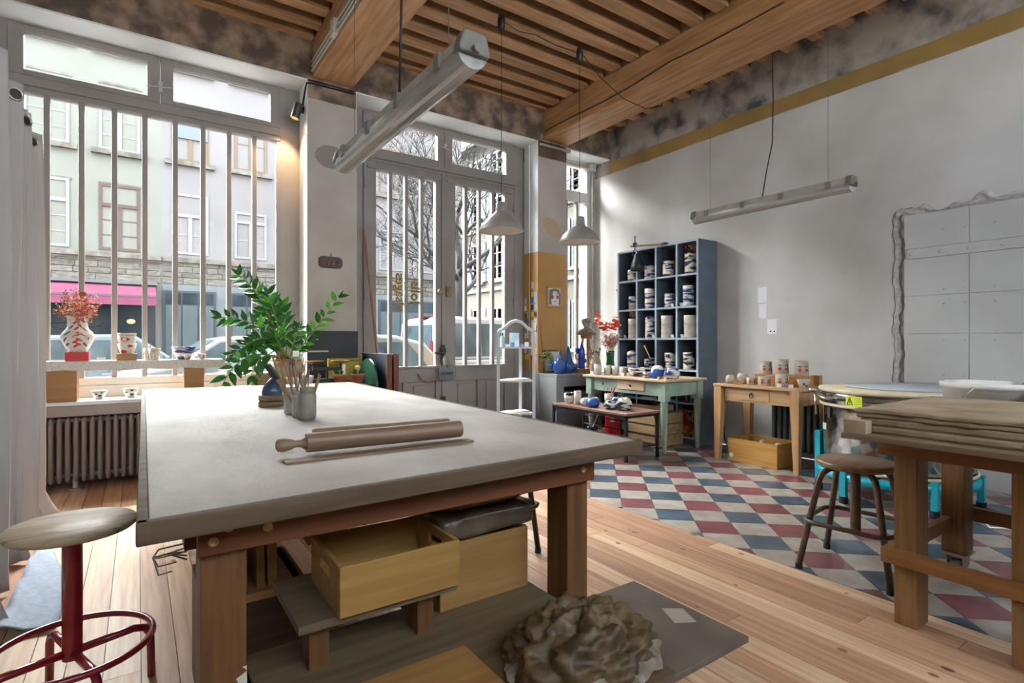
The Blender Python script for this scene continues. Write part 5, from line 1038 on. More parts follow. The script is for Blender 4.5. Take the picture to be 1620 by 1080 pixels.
# pots on the green table
tall_w=mat('grey_white_cup','cfc8ba','a79f92',scale=7,rough=.4,stretch=(1,1,2)); jugm=mat('stone_jug','9a8b79','857767',scale=12,rough=.5)
GT=.78
vase('loop_jug','matt taupe jug with a thin loop handle on the sage table',4.61,4.86,GT,[(.045,0),(.055,.01),(.072,.06),(.074,.10),(.060,.16),(.045,.20),(.05,.225),(.044,.22)],jugm,'jug',extra=lambda T:MB().tube([(-.045,0,.20),(-.09,0,.225),(-.125,0,.195),(-.12,0,.14),(-.08,0,.12),(-.07,0,.125)],.005,6).build('handle',dark_metal,T))
bouquet('leafy_sprig','sprig of dark rose leaves standing in the taupe jug',(4.61,4.86,GT+.12),.26,.10,[mat('rose_leaf','4a5a3c','5f6b45',scale=20,rough=.5),mat('bud_red','8c4a3c')],6,6,.018,31,cat='foliage')
vase('green_vase','dark green flared vase holding red autumn foliage',4.80,4.80,GT,[(.055,0),(.06,.02),(.055,.10),(.045,.18),(.05,.255),(.055,.285),(.048,.28)],mat('bottle_green','1f4a33','2b5f42',scale=4,rough=.12,coat=.4),n=14)
af=bouquet('autumn_foliage','bright red leaves and rust dried flowers in the green vase',(4.80,4.80,GT+.20),.32,.15,[mat('rust_flower','a35a48','b97a66',scale=30,rough=.9),mat('rose_dry','9c6a66','b58b84',scale=30,rough=.9)],34,24,.010,41)
rr=random.Random(17); m=MB(); ml=MB()
for s_ in range(7):
    a=rr.uniform(0,6.28); p0=Vector((0,0,.05)); p1=Vector((.05*math.cos(a)-.02,.05*math.sin(a),.35)); p2=Vector((.15*math.cos(a)-.05,.13*math.sin(a),rr.uniform(.42,.56))); m.tube([p0,p1,p2],.002,4)
    for q_ in range(13): petal(ml,p1.lerp(p2,rr.random())+Vector((rr.gauss(0,.02),rr.gauss(0,.02),rr.gauss(0,.02))),.024,rr,6)
m.build('branch',mat('dry_stem','a8906a'),af); o=ml.build('red_leaves',mat('scarlet_leaf','c23b22','d9512e',scale=20,rough=.5),af,recalc=False); o['kind']='stuff'
def cupS(lab,x,y_,z,r,h,m,group,cat='cup'): return bowl('ceramic_cup',lab,x,y_,z,r*.9,r,h,m,cat,group)
for i,(x,y_,r,h) in enumerate(((4.52,4.73,.042,.13),(4.60,4.65,.040,.115),(4.66,4.58,.042,.11),(4.67,4.46,.045,.10))): cupS('marbled grey-white tumbler on the sage table, '+('leftmost','second','third','rightmost')[i]+' of four',x,y_,GT,r,h,tall_w,'tumblers on the sage table')
bowl('marbled_bowl','wide blue-black marbled bowl at mid sage table',4.72,4.30,GT,.06,.115,.10,bw2,'bowl')
def roundpot(lab,x,y_,z,r,h,m,group=None,cat='pot'):
    return vase('round_pot',lab,x,y_,z,[(r*.55,0),(r*.8,h*.08),(r,h*.4),(r*.97,h*.65),(r*.7,h*.92),(r*.45,h),(r*.4,h*.97)],m,cat,20,None,group)
for x,y_,r,h,mm,lab in ((4.60,4.04,.05,.07,bw2,'small spotted blue-black pot before the bowl'),(4.62,3.93,.075,.10,bb,'broad deep blue lidded pot near the table corner'),(4.80,4.06,.075,.13,bw,'blue-banded pot behind the broad blue pot'),(4.84,3.90,.07,.12,bb,'dark blue pot in the back of the corner group'),(4.69,3.77,.08,.12,bw,'round blue and white banded pot at the table corner'),(4.95,4.15,.05,.06,bw2,'little striped pot close to the blue shelf')): roundpot(lab,x,y_,GT,r,h,mm,'pots on the sage table')
for i,(x,y_) in enumerate(((4.60,4.40),(4.55,4.86))): one('price_card',MB((x,y_,GT)).box(x-.002,x+.002,y_-.025,y_+.025,GT,GT+.035),wm,'white price card beside the '+('marbled bowl' if i==0 else 'taupe jug'),'card')
for i,(x,y_) in enumerate(((4.53,4.0),(4.52,3.80),(4.56,3.74))): one('wood_chip',MB((x,y_,GT)).lathe([(.03,0),(.018,.028),(0,.03)],(x,y_,GT),n=5),oakb,'small wooden wedge on the sage table edge, '+('left','middle','right')[i],'wedge')
# ================================================================== METAL BENCH
mb_=thing('metal_bench','low bench with red-brown top on a black steel frame','bench',(4.14,4.26,0)); bk=mat('black_frame','23272c',rough=.4,metal=.4)
bevel(at(mb_).box(3.9,4.39,3.68,4.84,.452,.475).build('top',wood('redbrown_top','8f6b5e','7d5a4d',1,scale=3,rough=.35),mb_),.003)
m=at(mb_); m.box(3.905,3.93,3.69,4.83,.425,.452); m.box(4.36,4.385,3.69,4.83,.425,.452); m.box(3.905,4.385,3.69,3.715,.425,.452); m.box(3.905,4.385,4.805,4.83,.425,.452); m.build('frame',bk,mb_)
for x in(3.905,4.36):
    for y_ in(3.69,4.805):
        m=at(mb_); m.box(x,x+.025,y_,y_+.025,0,.452); s_=1 if y_<4 else -1; m.tube([(x+.0125,y_+.0125+s_*.10,.44),(x+.0125,y_+.0125+s_*.04,.42),(x+.0125,y_+.0125+s_*.012,.35)],.008,5); m.build('leg',bk,mb_)
for z in(.31,.21): at(mb_).cyl((4.372,3.70,z),(4.372,4.82,z),.006,n=8).build('rail',bk,mb_)
at(mb_).box(3.91,4.38,3.70,4.82,.115,.13).build('lower_shelf',mat('mesh_shelf','2c3138',rough=.5),mb_)
BZ=.475; gp='pots on the metal bench'
cupS('black and white striped beaker at the far end of the bench',4.06,4.72,BZ,.055,.12,mat('zebra_glaze','d8d2c4','24262b',scale=5,rough=.25,stretch=(.6,.6,4),detail=2,lo=.47,hi=.53),gp)
cupS('tall cream beaker with a dark spot on the bench',4.06,4.57,BZ,.042,.15,tall_w,gp); cupS('cream mug holding brushes at the back of the bench',4.28,4.30,BZ,.05,.13,tall_w,gp,'mug')
for x,y_,r,h,mm,lab in((4.04,4.42,.06,.09,bw,'blue and white banded pot beside the cream beaker'),(4.02,4.28,.075,.10,bb,'solid blue round pot at the middle of bench'),(4.22,4.46,.05,.08,bw2,'small marbled pot behind the cream beaker'),(4.20,4.12,.055,.11,bw,'mottled blue pot behind the marbled ball'),(4.06,4.06,.07,.095,bw2,'marbled black-cream ball pot with blue base'),(4.22,3.98,.055,.10,bb,'narrow blue pot between two marbled balls'),(4.10,3.90,.08,.13,bw2,'largest dark marbled ball pot near bench end')): roundpot(lab,x,y_,BZ,r,h,mm,gp)
one('pink_brush',MB((4.28,4.3,.6)).cyl((4.28,4.30,.52),(4.24,4.17,.69),.006,n=8),mat('pink_plastic','e0607f'),'pink handled tool sticking out of the cream mug','tool')
for i in range(4): one('modelling_tool',MB((4.28,4.3,.6)).cyl((4.28,4.30,.50),(4.26+.03*i,4.36-.03*i,.67),.004,n=6),handle_m,'thin wooden modelling tool in the cream mug, '+('leftmost','second','third','rightmost')[i],'tool','tools in the cream mug')
# extinguisher and crates beneath
ex=thing('fire_extinguisher','red cylinder extinguisher standing under the sage table','extinguisher',(4.62,4.58,0)); MB().lathe([(.085,0),(.09,.01),(.09,.40),(.07,.45),(.03,.47)],n=22,cap1=True).build('cylinder',mat('signal_red','b51a25',rough=.3),ex); MB().cyl((0,0,.47),(0,0,.52),.02).build('valve',blackp,ex)
m=MB(); 
for i,(z,a) in enumerate(((.36,-2.5),(.33,-2.45),(.28,-2.5),(.25,-2.4))): m.obox((.0905*math.cos(a),.0905*math.sin(a),z),.003,.05,.018,rotz(a))
m.build('label_print',mat('label_white','e3d9d9'),ex)
cw=wood('apple_crate','a98c66','8b6f4c',1,scale=3,rough=.7,bump=.3)
ac=thing('slatted_crate','weathered slatted wooden crate on the tiles under the sage table','crate',(4.9,4.22,0)); 
for z in(.01,.135,.26):
    for x in(4.66,5.13): bevel(at(ac).box(x,x+.014,3.98,4.44,z,z+.115).build('slat',cw,ac),.003)
    for y_ in(3.98,4.426): bevel(at(ac).box(4.675,5.129,y_,y_+.014,z,z+.115).build('slat',cw,ac),.003)
for x in(4.676,5.09):
    for y_ in(3.995,4.39): at(ac).box(x,x+.035,y_,y_+.035,0,.385).build('corner_post',cw,ac)
at(ac).box(4.676,5.129,3.995,4.425,.012,.024).build('base',cw,ac)
crate('small_crate','small board box standing inside the slatted crate top',4.74,5.06,4.05,4.38,.387,.46,cw,slot=False)
# ================================================================== PIGEONHOLE CABINET
cb=thing('pigeonhole_cabinet','tall blue-grey pigeonhole cabinet filled with ceramics by right wall','cabinet',(5.37,4.44,0)); cbm=mat('cabinet_slate','5f6972','525c65',scale=5,rough=.5,bump=.08); cbe=mat('cabinet_edge_blue','a3b3bf','94a5b2',scale=5,rough=.5); cbk=mat('cabinet_back','3f4a55','36414b',scale=4,rough=.6)
X0,X1=5.205,5.545; ys=[3.832,4.119,4.43,4.736,5.054]; zs=[.072,.465,.844,1.212,1.58,1.952,2.335]; t=.02
bevel(at(cb).box(X0,X1,3.812,3.832+.005,0,2.345).build('side',cbm,cb),.003); at(cb).box(X0,X1,5.05,5.07,0,2.345).build('side',cbm,cb); at(cb).box(X0,X1,3.837,5.05,2.325,2.345).build('top',cbm,cb); at(cb).box(X1-.012,X1,3.837,5.05,.0,2.325).build('back',cbk,cb); at(cb).box(X0+.02,X1-.012,3.837,5.05,0,.072).build('plinth',cbm,cb)
for z in zs[:-1]: at(cb).box(X0+.004,X1-.012,3.837,5.05,z-.009,z+.009).build('shelf',cbm,cb)
for y_ in ys[1:-1]: at(cb).box(X0+.006,X1-.012,y_-.009,y_+.009,.081,2.325).build('divider',cbm,cb)
for z in zs[:-1]+[2.335]: at(cb).box(X0-.004,X0+.004,3.83,5.055,z-.011,z+.011).build('shelf_edge',cbe,cb)
for y_ in ys: at(cb).box(X0-.005,X0+.005,y_-.011,y_+.011,.06,2.345).build('upright_edge',cbe,cb)
cell=lambda c,r_:(5.36,(ys[c]+ys[c+1])/2,zs[r_]+.0095)
gpc='pots in the pigeonhole cabinet'
def stackpot(lab,c,r_,r,h,mm,dome=False,dy=0,dx=-.085):
    x,y_,z=cell(c,r_); pr=[(r*.9,0),(r,.01)]; n=4
    for i in range(1,n): pr+=[(r*.94,h*i/n-.006),(r,h*i/n+.01)]
    pr+=[(r*.95,h*.93),(r*.7,h),(r*.0,h*1.06)] if dome else [(r,h),(r*.88,h),(r*.86,h*.5)]
    return vase('stacked_pot',lab,x+dx,y_+dy,z,pr,mm,'pot',20,None,gpc)
# columns: 3 = left in the picture, 0 = right ; rows: 5 top
stackpot('domed blue-white jar in the top row, leftmost cell',3,5,.07,.15,bw2,True,-.03); stackpot('round-topped marbled jar in top row under the clamp lamp',2,5,.07,.17,bw,True); stackpot('straight marbled jar in top row, third cell',1,5,.07,.19,bw2,False,.02); stackpot('tall marbled vase with red leaves in top right cell',0,5,.07,.24,bw2,False)
stackpot('grey-blue mug in the second row, leftmost cell',3,4,.06,.17,bw2,False,-.03); stackpot('tall cylinder with solid blue top in second row',2,4,.065,.25,bw,False); stackpot('short banded jar in second row, third cell',1,4,.065,.17,bw,False); stackpot('blue-topped banded jar in second row, right cell',0,4,.065,.24,bw,False,.03)
stackpot('cream spotted vase with dried bunch in third row, left',3,3,.065,.25,tall_w,False,-.05,-.1); stackpot('knobbed tower jar in third row, second cell',2,3,.06,.27,bw,True); stackpot('cream cylinder with blue marks in third row, third cell',1,3,.07,.27,tall_w,False,.03,-.1); stackpot('wide cream cylinder in third row, right cell',0,3,.075,.26,tall_w,False,-.01,-.1)
stackpot('domed blue marbled jar in fourth row, leftmost cell',3,2,.075,.20,bw,True,-.02,-.08); stackpot('squat blue-cream pot with feather in fourth row',2,2,.075,.12,bw2,True,.0,-.08); stackpot('pinched white-black vase in fourth row, third cell',1,2,.065,.19,bw2,False,.0,-.08); stackpot('pinched marbled vase in fourth row, right cell',0,2,.065,.20,bw2,False,.03,-.08)
bouquet('dried_bunch','brown grass and pink blooms in the third-row cream vase',(5.27,4.845,1.40),.24,.10,[mat('dry_grass','9c7a4a','b08d5a',scale=30),mat('magenta_dry','b2536a','c46e80',scale=30)],24,14,.010,51)
bouquet('red_sprig','red leaf sprig in the top right cabinet vase',(5.33,3.98,2.17),.16,.10,[mat('scarlet_leaf','c23b22'),mat('dry_cream','cdbf9f')],8,8,.016,52)
one('feather',MB((5.28,4.58,.95)).cyl((5.28,4.58,.97),(5.26,4.66,1.13),.003,.012,n=6),mat('feather_cream','d5c79b'),'cream feather stuck in the squat fourth-row pot','feather')
for i,(c,r_,dy) in enumerate(((3,3,.07),(2,3,-.09),(1,3,-.07),(0,3,.09),(1,4,-.07),(0,4,.10))):
    x,y_,z=cell(c,r_); m=MB((5.235,y_+dy,z)); m.obox((5.235,y_+dy,z+.022),.004,.04,.042,Matrix.Rotation(-.3,3,'Y')); one('price_tag',m,mat('tag_white','dfe3e8'),'white price tag in the {} cabinet row, {} cell'.format({3:'third',4:'second'}[r_],('rightmost','third','second','leftmost')[c]),'tag','price tags in the cabinet')
# clamp lamp
la=thing('clamp_lamp','black clamp lamp on a wooden arm fixed to the cabinet top','lamp',(5.18,4.6,2.33)); lm2=mat('lamp_black','3b3d40','2c2e30',scale=10,rough=.4,metal=.4)
at(la).bar((5.17,4.30,2.345),(5.10,4.74,2.375),.022,.022).build('arm',wood('arm_oak','8f6a45','755335',1),la); at(la).box(5.17,5.25,4.27,4.33,2.346,2.365).build('clamp',lm2,la)
m=at(la); m.cyl((5.11,4.68,2.32),(5.11,4.68,2.50),.008); m.cyl((5.11,4.68,2.36),(5.11,4.68,2.41),.03); m.build('joint',lm2,la)
m=at(la); m.tube([(5.11,4.64,2.30),(5.11,4.64,2.26),(5.11,4.68,2.25),(5.11,4.72,2.26),(5.11,4.72,2.30),(5.11,4.68,2.33)],.006,6,True); m.build('yoke',lm2,la)
m=at(la); m.lathe([(.035,2.27),(.04,2.25),(.05,2.21),(.08,2.12),(.085,2.06),(.08,2.06),(.045,2.2)],(5.11,4.64,0),n=22,cap0=True); m.build('shade',lm2,la)
# books and magazines in the lower cells
bc=['6c7c8a','c9b13a','3d5a52','8a8f94','2d3f66','a98a6a','4a4d52']
for i,col in enumerate(bc):
    m=MB((5.33,3.86+.032*i,.476)); m.obox((5.34,3.875+.034*i,.476+.125),.16,.022,.24,Matrix.Rotation(-.14,3,'X')); one('book',m,mat('book_'+col,col,rough=.5),{'6c7c8a':'blue-grey','c9b13a':'yellow','3d5a52':'dark green','8a8f94':'pale grey','2d3f66':'navy','a98a6a':'tan','4a4d52':'charcoal'}[col]+' book leaning in the lower right cabinet cell','book','books in the cabinet')
m=MB((5.22,3.98,.08)); m.obox((5.235,3.95,.083+.15),.012,.21,.30,Matrix.Rotation(.12,3,'Y')); mg=one('magazine',m,mat('magazine_print','7a2f28','1d1a1a',scale=9,rough=.3,lo=.45,hi=.55,c3='b58a3c'),'dark red glossy magazine standing in the bottom cabinet cell','magazine')
m=MB((5.25,4.09,.08)); m.obox((5.28,4.085,.083+.15),.14,.012,.30); one('magazine',m,mat('red_spine','a8402f'),'red-spined magazine next to the glossy one','magazine')
for i in range(2): m=MB((5.3,4.3+.3*i,.475)); m.obox((5.3,4.28+.3*i,.482),.18,.2,.01); one('paper_sheaf',m,mat('sheaf_grey','aab2ba'),'sheaf of paper in lower cabinet cell, '+('nearer the books' if i==0 else 'further left'),'paper')
# wall hanging
wh=thing('wall_hanging','drawn face poster on wooden rods hanging beside the cabinet','poster',(R-.01,5.22,1.5)); at(wh).box(R-.006,R-.003,5.06,5.40,1.50,1.91).build('sheet',mat('poster_paper','dcd9d4'),wh)
for z in(1.905,1.485): at(wh).cyl((R-.012,5.04,z),(R-.012,5.42,z),.012,n=8).build('rod',oakb,wh)
m=at(wh); m.tube([(R-.01,5.06,1.915),(R-.01,5.23,2.09),(R-.01,5.40,1.915)],.003,4); m.build('cord',mat('cord_grey','8d8a86'),wh); at(wh).cyl((R-.02,5.23,2.09),(R,5.23,2.09),.008,n=8).build('nail',dark_metal,wh)
def wpoly(nm,col,pts,T,d=.0066):
    m=at(T); m._add([(R-d,a,b) for a,b in pts],[tuple(range(len(pts)))]); m.build(nm,mat('ink_'+col,col),T,recalc=False)
wpoly('hair','5f6267',[(5.38,1.52),(5.40,1.7),(5.37,1.85),(5.28,1.90),(5.12,1.88),(5.08,1.7),(5.1,1.55),(5.13,1.7),(5.2,1.84),(5.3,1.82),(5.34,1.68)],wh); 
for y_,z,c_ in((5.29,1.74,'c7525a'),(5.16,1.74,'c7525a')): wpoly('cheek',c_,[(y_+.03*math.cos(t_*PI/5),z+.008*math.sin(t_*PI/5)) for t_ in range(10)],wh,.0070)
for y_,z,w_ in((5.29,1.78,.03),(5.16,1.78,.03),(5.23,1.66,.025)): wpoly('stroke','3a3c40',[(y_-w_,z-.003),(y_+w_,z-.003),(y_+w_,z+.004),(y_-w_,z+.004)],wh,.0070)
# papers on the right wall
for i,(a,b,z0,z1) in enumerate(((3.21,3.31,1.60,1.765),(3.215,3.30,1.43,1.585),(3.10,3.205,1.26,1.418))):
    m=MB((R-.004,(a+b)/2,z0)); m._add([(R-.002,a,z0),(R-.002,b,z0),(R-.002,b,z1),(R-.002,a,z1),(R-.012,a,z0+.02)],[(0,1,2,3)]); m.box(R-.003,R-.001,a,b,z0,z1); o=one('wall_note',m,mat('note_paper','e3e3e6'),('top','middle','lowest')[i]+' white note pinned on the right wall','note','notes on the right wall')
    if i==2: MB(o.location).box(R-.0045,R-.003,3.12,3.135,1.28,1.295).box(R-.0045,R-.003,3.16,3.175,1.28,1.295).build('stud',dark_metal,o)
# ================================================================== PINE TABLE
pn=wood('pine_table_wood','c29a6c','ac8254',2,scale=3,rough=.45); pnh=wood('pine_table_top','caa67c','b48d60',1,scale=3,rough=.45)
pt=thing('pine_table','small pine table with one drawer and tapered legs','table',(5.08,2.89,0)); A0,A1,B0,B1=4.76,5.36,2.46,3.32
bevel(at(pt).box(A0,A1,B0,B1,.735,.76).build('top',pnh,pt),.004)
at(pt).box(A0+.05,A0+.07,B0+.1,B1-.1,.595,.735).build('apron',pnh,pt); at(pt).box(A0+.1,A1-.1,B0+.05,B0+.07,.595,.735).build('apron',pn,pt); at(pt).box(A0+.1,A1-.1,B1-.07,B1-.05,.595,.735).build('apron',pn,pt); at(pt).box(A1-.07,A1-.05,B0+.1,B1-.1,.595,.735).build('apron',pn,pt)
dwr=bevel(at(pt).box(A0+.042,A0+.3,2.76,3.10,.615,.715).build('drawer',pnh,pt),.002); m=at(pt); m.tube([(A0+.035,2.93+.02*math.cos(t_*PI/8),.662+.02*math.sin(t_*PI/8)) for t_ in range(16)],.0035,5,True); m.cyl((A0+.042,2.93,.682),(A0+.03,2.93,.682),.008); m.build('ring_pull',dark_metal,dwr)
for x,sx in((A0+.045,1),(A1-.045,-1)):
    for y_,sy in((B0+.045,1),(B1-.045,-1)):
        m=at(pt); a=.04; vsx=[(x-a,y_-a,.735),(x+a,y_-a,.735),(x+a,y_+a,.735),(x-a,y_+a,.735),(x-a,y_-a,.60),(x+a,y_-a,.60),(x+a,y_+a,.60),(x-a,y_+a,.60)]; b=.022; cx,cy=x-sx*(a-b)*0-sx*.012,y_-sy*.012; vsx+=[(cx-b,cy-b,0),(cx+b,cy-b,0),(cx+b,cy+b,0),(cx-b,cy+b,0)]
        f=[(0,1,2,3),(11,10,9,8)]
        for k_ in(0,4): f+=[(k_+i,k_+(i+1)%4,k_+4+(i+1)%4,k_+4+i) for i in range(4)]
        m._add(vsx,f); m.build('leg',pn,pt)
sw=mat('sand_stoneware','b9ab99','a39583',scale=20,rough=.5); PZ=.76
def facecup(lab,x,y_,z,r,h,group,handle=False,cheeks=True,hair=False,cat='cup'):
    T=thing('face_cup',lab,cat,(x,y_,z),0,group); MB().lathe([(r*.92,0),(r,.006),(r,h),(r-.005,h),(r-.005,.01),(0,.01)],n=24).build('body',sw,T)
    f0=-2.42
    def spot_(nm,mm,da,zf,s_,sy=1):
        m=MB(); vsx=[]
        for q_ in range(12): a=q_*PI/6; rr_=r+.0012; vsx.append((rr_*math.cos(f0+da+s_/r*math.cos(a)),rr_*math.sin(f0+da+s_/r*math.cos(a)),h*zf+s_*sy*math.sin(a)))
        m._add(vsx,[tuple(range(12))]); m.build(nm,mm,T,recalc=False)
    for sgn in(-1,1): spot_('cheek',redp,sgn*.5,.38,r*.26); spot_('eye',blk,sgn*.5,.62,r*.28,.28)
    spot_('mouth',redp,0,.25,r*.12,.5)
    if hair:
        m=MB(); m.tube([((r+.001)*math.cos(f0+.95-.5*t_),(r+.001)*math.sin(f0+.95-.5*t_),h*(.2+.75*t_)) for t_ in (0,.25,.5,.75,1)],.003,4); m.build('hair_line',blk,T)
    return T
gf='face cups on the pine table'
one('display_block',bevel(MB((5.10,2.82,PZ)).box(5.02,5.20,2.55,3.03,PZ,PZ+.10).build('display_block',wood('amber_wood','c08a48','ab763a',1,rough=.4)),.002) and MB((5.3,2.5,PZ)).box(5.24,5.30,2.52,2.60,PZ,PZ+.10),oakb,'thin wood offcut beside the cup riser on the pine table','block')
o=bpy.data.objects['display_block']; tag(o,'amber wooden riser under the three tall face cups','riser') if 'category' not in o else None
for o in [q_ for q_ in bpy.data.objects if q_.name.startswith('display_block') and 'label' not in q_]: tag(o,'amber wooden riser under the three tall face cups','riser')
facecup('tall cup with face and red cheeks, left on the riser',5.10,2.96,PZ+.10,.055,.125,gf,hair=True); facecup('tallest cup with a face profile, middle on the riser',5.10,2.80,PZ+.10,.06,.15,gf,hair=True); facecup('tall cup with face and heavy lashes, right on the riser',5.10,2.61,PZ+.10,.06,.14,gf)
facecup('low face bowl in front of the riser, left of the large mug',4.90,2.86,PZ,.055,.09,gf); facecup('face mug with red cheeks leaning tag, front of riser',4.92,2.70,PZ,.058,.12,gf,hair=True); facecup('little face pot with a bird lid, before the riser left end',4.93,3.01,PZ,.042,.07,gf)
bowl('face_bowl','small flared bowl with dark eyes at the pine table corner',4.92,2.50,PZ,.035,.058,.08,sw,'bowl',deco=[(blk,-2.6,.5,.012),(blk,-2.1,.3,.012)])
roundpot('round cup with red cheek at left of the pine table',4.90,3.22,PZ,.045,.085,sw,'round pots on the pine table'); roundpot('tilted round pot with dark band next to red-cheek cup',4.98,3.13,PZ,.06,.11,sw,'round pots on the pine table')
for i,(y_,) in enumerate(((3.12,),(3.06,),(2.68,),(2.57,))): one('small_card',MB((4.83,y_,PZ)).box(4.83,4.834,y_-.022,y_+.022,PZ,PZ+.032),oakb if i<2 else wm,('left wooden','second wooden','left white','right white')[i]+' name card along the pine table front edge','card')
crate('pine_box','open pine box with round sticker under the pine table',4.835,5.20,2.70,3.205,0,.225,wood('box_pine','c4924f','ae7d3d',1,scale=3,rough=.45,bump=.06),.014,slot=False)
st2=one('price_sticker',MB((4.83,3.17,.05)).cyl((4.834,3.165,.06),(4.8325,3.165,.06),.022,n=16),wm,'round white sticker on the pine box corner','sticker')
rr=random.Random(8)
for i,(x,y_,r) in enumerate(((4.915,2.785,.045),(4.92,2.92,.045),(5.06,2.81,.06),(4.95,3.08,.05),(5.09,2.99,.05))):
    m=MB((x,y_,.02)); ph=rr.uniform(0,6)
    m.grid(lambda u,v:(x+r*(1+.15*math.sin(5*PI*u*2+ph))*math.cos(2*PI*u)*math.cos(PI*(v-.5)),y_+r*(1+.12*math.sin(3*2*PI*u))*math.sin(2*PI*u)*math.cos(PI*(v-.5)),.014+.19*(.5+.5*math.sin(PI*(v-.5)))*(1+.05*math.sin(4*2*PI*u))),14,8)
    one('pale_rock',m,mat('pale_rock','c9c3ba','b3aca2',scale=9,rough=.9,bump=.3),'pale stone lump in the pine box, '+('front','middle front','largest','left end','rear')[i]+' one','stone','stones in the pine box')
# ================================================================== KILN
kl=thing('pottery_kiln','round stainless kiln on a turquoise frame near right wall','kiln',(4.72,1.72,0)); ss=mat('mirror_steel','9c9a96',rough=.12,metal=1); teal=mat('turquoise_paint','17a3b4','0f93a4',scale=5,rough=.35); crm=mat('cream_band','cfc3a6','bfb294',scale=9,rough=.5)
MB().lathe([(.46,.22),(.48,.23),(.48,.70)],n=48,cap1=True).build('body',ss,kl)
MB().lathe([(.483,.70),(.49,.705),(.49,.79),(.483,.795)],n=48,cap0=False).build('upper_ring',ss,kl)
for z in(.235,.69): MB().lathe([(.484,z),(.495,z+.004),(.495,z+.018),(.484,z+.022)],n=48,cap0=False).build('band',crm,kl)
MB().lathe([(0,.795),(.49,.795),(.503,.802),(.503,.818),(.495,.828),(0,.83)],n=48,cap0=False).build('lid',crm,kl)
lo_=thing('lid_board','pale grey round board lying on the kiln lid','board',(4.78,1.66,.83)); MB().lathe([(0,.0),(.40,0),(.402,.006),(.40,.012),(0,.012)],n=48,cap0=False).build('board',mat('grey_batt','a9aeb3','9a9fa4',scale=5,rough=.5),lo_)
for a in(2.05,2.84,3.95,5.05,.6): c,s_=math.cos(a),math.sin(a); m=MB(); m.box(.50*c-.02,.50*c+.02,.50*s_-.02,.50*s_+.02,0.03,.47 if a==2.05 else .24); m.build('leg',teal,kl); MB().cyl((.50*c,.50*s_,0),(.50*c,.50*s_,.05),.03,n=10).build('foot',blackp,kl)
MB().lathe([(.47,.16),(.505,.16),(.505,.215),(.47,.215)],n=48,cap0=False).build('frame_ring',teal,kl)
a=-2.55; c,s_=math.cos(a),math.sin(a)
def kp(a,r,z): return (r*math.cos(a),r*math.sin(a),z)
MB().tube([kp(2.36,.492,.75),kp(2.36,.53,.755),kp(2.48,.54,.755),kp(2.60,.53,.75),kp(2.60,.492,.745)],.011,8).build('handle',steel,kl)
MB().tube([kp(2.16,.48,.79),kp(2.16,.55,.80),kp(2.16,.57,.79)],.014,8).build('latch',steel,kl); m=MB(); m.tube([kp(2.16,.53,.79),kp(2.16,.52,.6)],.01,6); m.build('latch_rod',steel,kl)
def curvepanel(nm,a0,a1,z0,z1,r,mm):
    m=MB(); m.grid(lambda u,v:kp(a0+(a1-a0)*u,r,z0+(z1-z0)*v),8,1); return m.build(nm,mm,kl)
curvepanel('warning_label',2.86,3.10,.712,.785,.4915,mat('warning_yellow','c9d629',rough=.4))
m=MB(); tri=[(2.88,.722),(2.97,.722),(2.925,.775)]
for p_,q_ in zip(tri,tri[1:]+tri[:1]): m.tube([kp(p_[0],.4922,p_[1]),kp((p_[0]+q_[0])/2,.4922,(p_[1]+q_[1])/2),kp(q_[0],.4922,q_[1])],.0025,4)
m.tube([kp(2.925,.4922,.735),kp(2.925,.4922,.755)],.003,4)
for z in(.73,.745,.76,.77): m.tube([kp(2.99,.4922,z),kp(3.03,.4922,z),kp(3.08,.4922,z)],.0012,3)
m.build('warning_print',blk,kl); curvepanel('type_plate',2.24,2.40,.50,.55,.4825,mat('plate_green','9fb0a0')); curvepanel('clasp',2.46,2.53,.60,.68,.487,steel)
# ================================================================== RIGHT WORK BENCH
rbm=wood('bench_leg_pine','8e6a42','75532f',2,scale=4,rough=.5); rbh=wood('bench_rail_pine','8d5f34','754a26',1,scale=3,rough=.5); rbx=wood('bench_rail_x','96683b','7d522c',0,scale=3,rough=.5)
rb_=thing('plaster_bench','sturdy pine bench loaded with plaster slabs at right','bench',(2.95,.6,0))
bevel(at(rb_).box(2.36,3.9,.05,1.05,.787,.81).build('top',wood('bench_top_wood','83705b','6b5946',1,scale=3,rough=.6),rb_),.003)
for x0,x1,y0,y1 in((2.615,2.735,.872,.955),(2.615,2.735,.30,.585)): bevel(at(rb_).box(x0,x1,y0,min(y1,y0+.085) if y0>.5 else y1-.2+.0,0,.787).build('leg',rbm,rb_),.004)
o=bevel(at(rb_).box(2.60,2.72,.49,.58,0,.787).build('leg',rbm,rb_),.004)
cpost=bevel(at(rb_).box(3.30,3.42,.905,1.0,.14,.787).build('leg',rbm,rb_),.004); bevel(at(rb_).box(3.30,3.42,.45,.545,.14,.787).build('leg',rbm,rb_),.004)
for y_ in(.95,.50):
    m=at(rb_); m.box(3.29,3.43,y_-.05,y_+.05,.128,.14); m.prism([(3.31,.125),(3.41,.125),(3.40,.07),(3.33,.045)],y_-.035,y_-.03,'y'); m.prism([(3.31,.125),(3.41,.125),(3.40,.07),(3.33,.045)],y_+.03,y_+.035,'y'); f=m.build('caster_fork',steel,rb_); m=at(rb_); m.cyl((3.36,y_-.022,.05),(3.36,y_+.022,.05),.05,n=20); m.build('caster_wheel',mat('grey_rubber','6f7275',rough=.5),rb_)
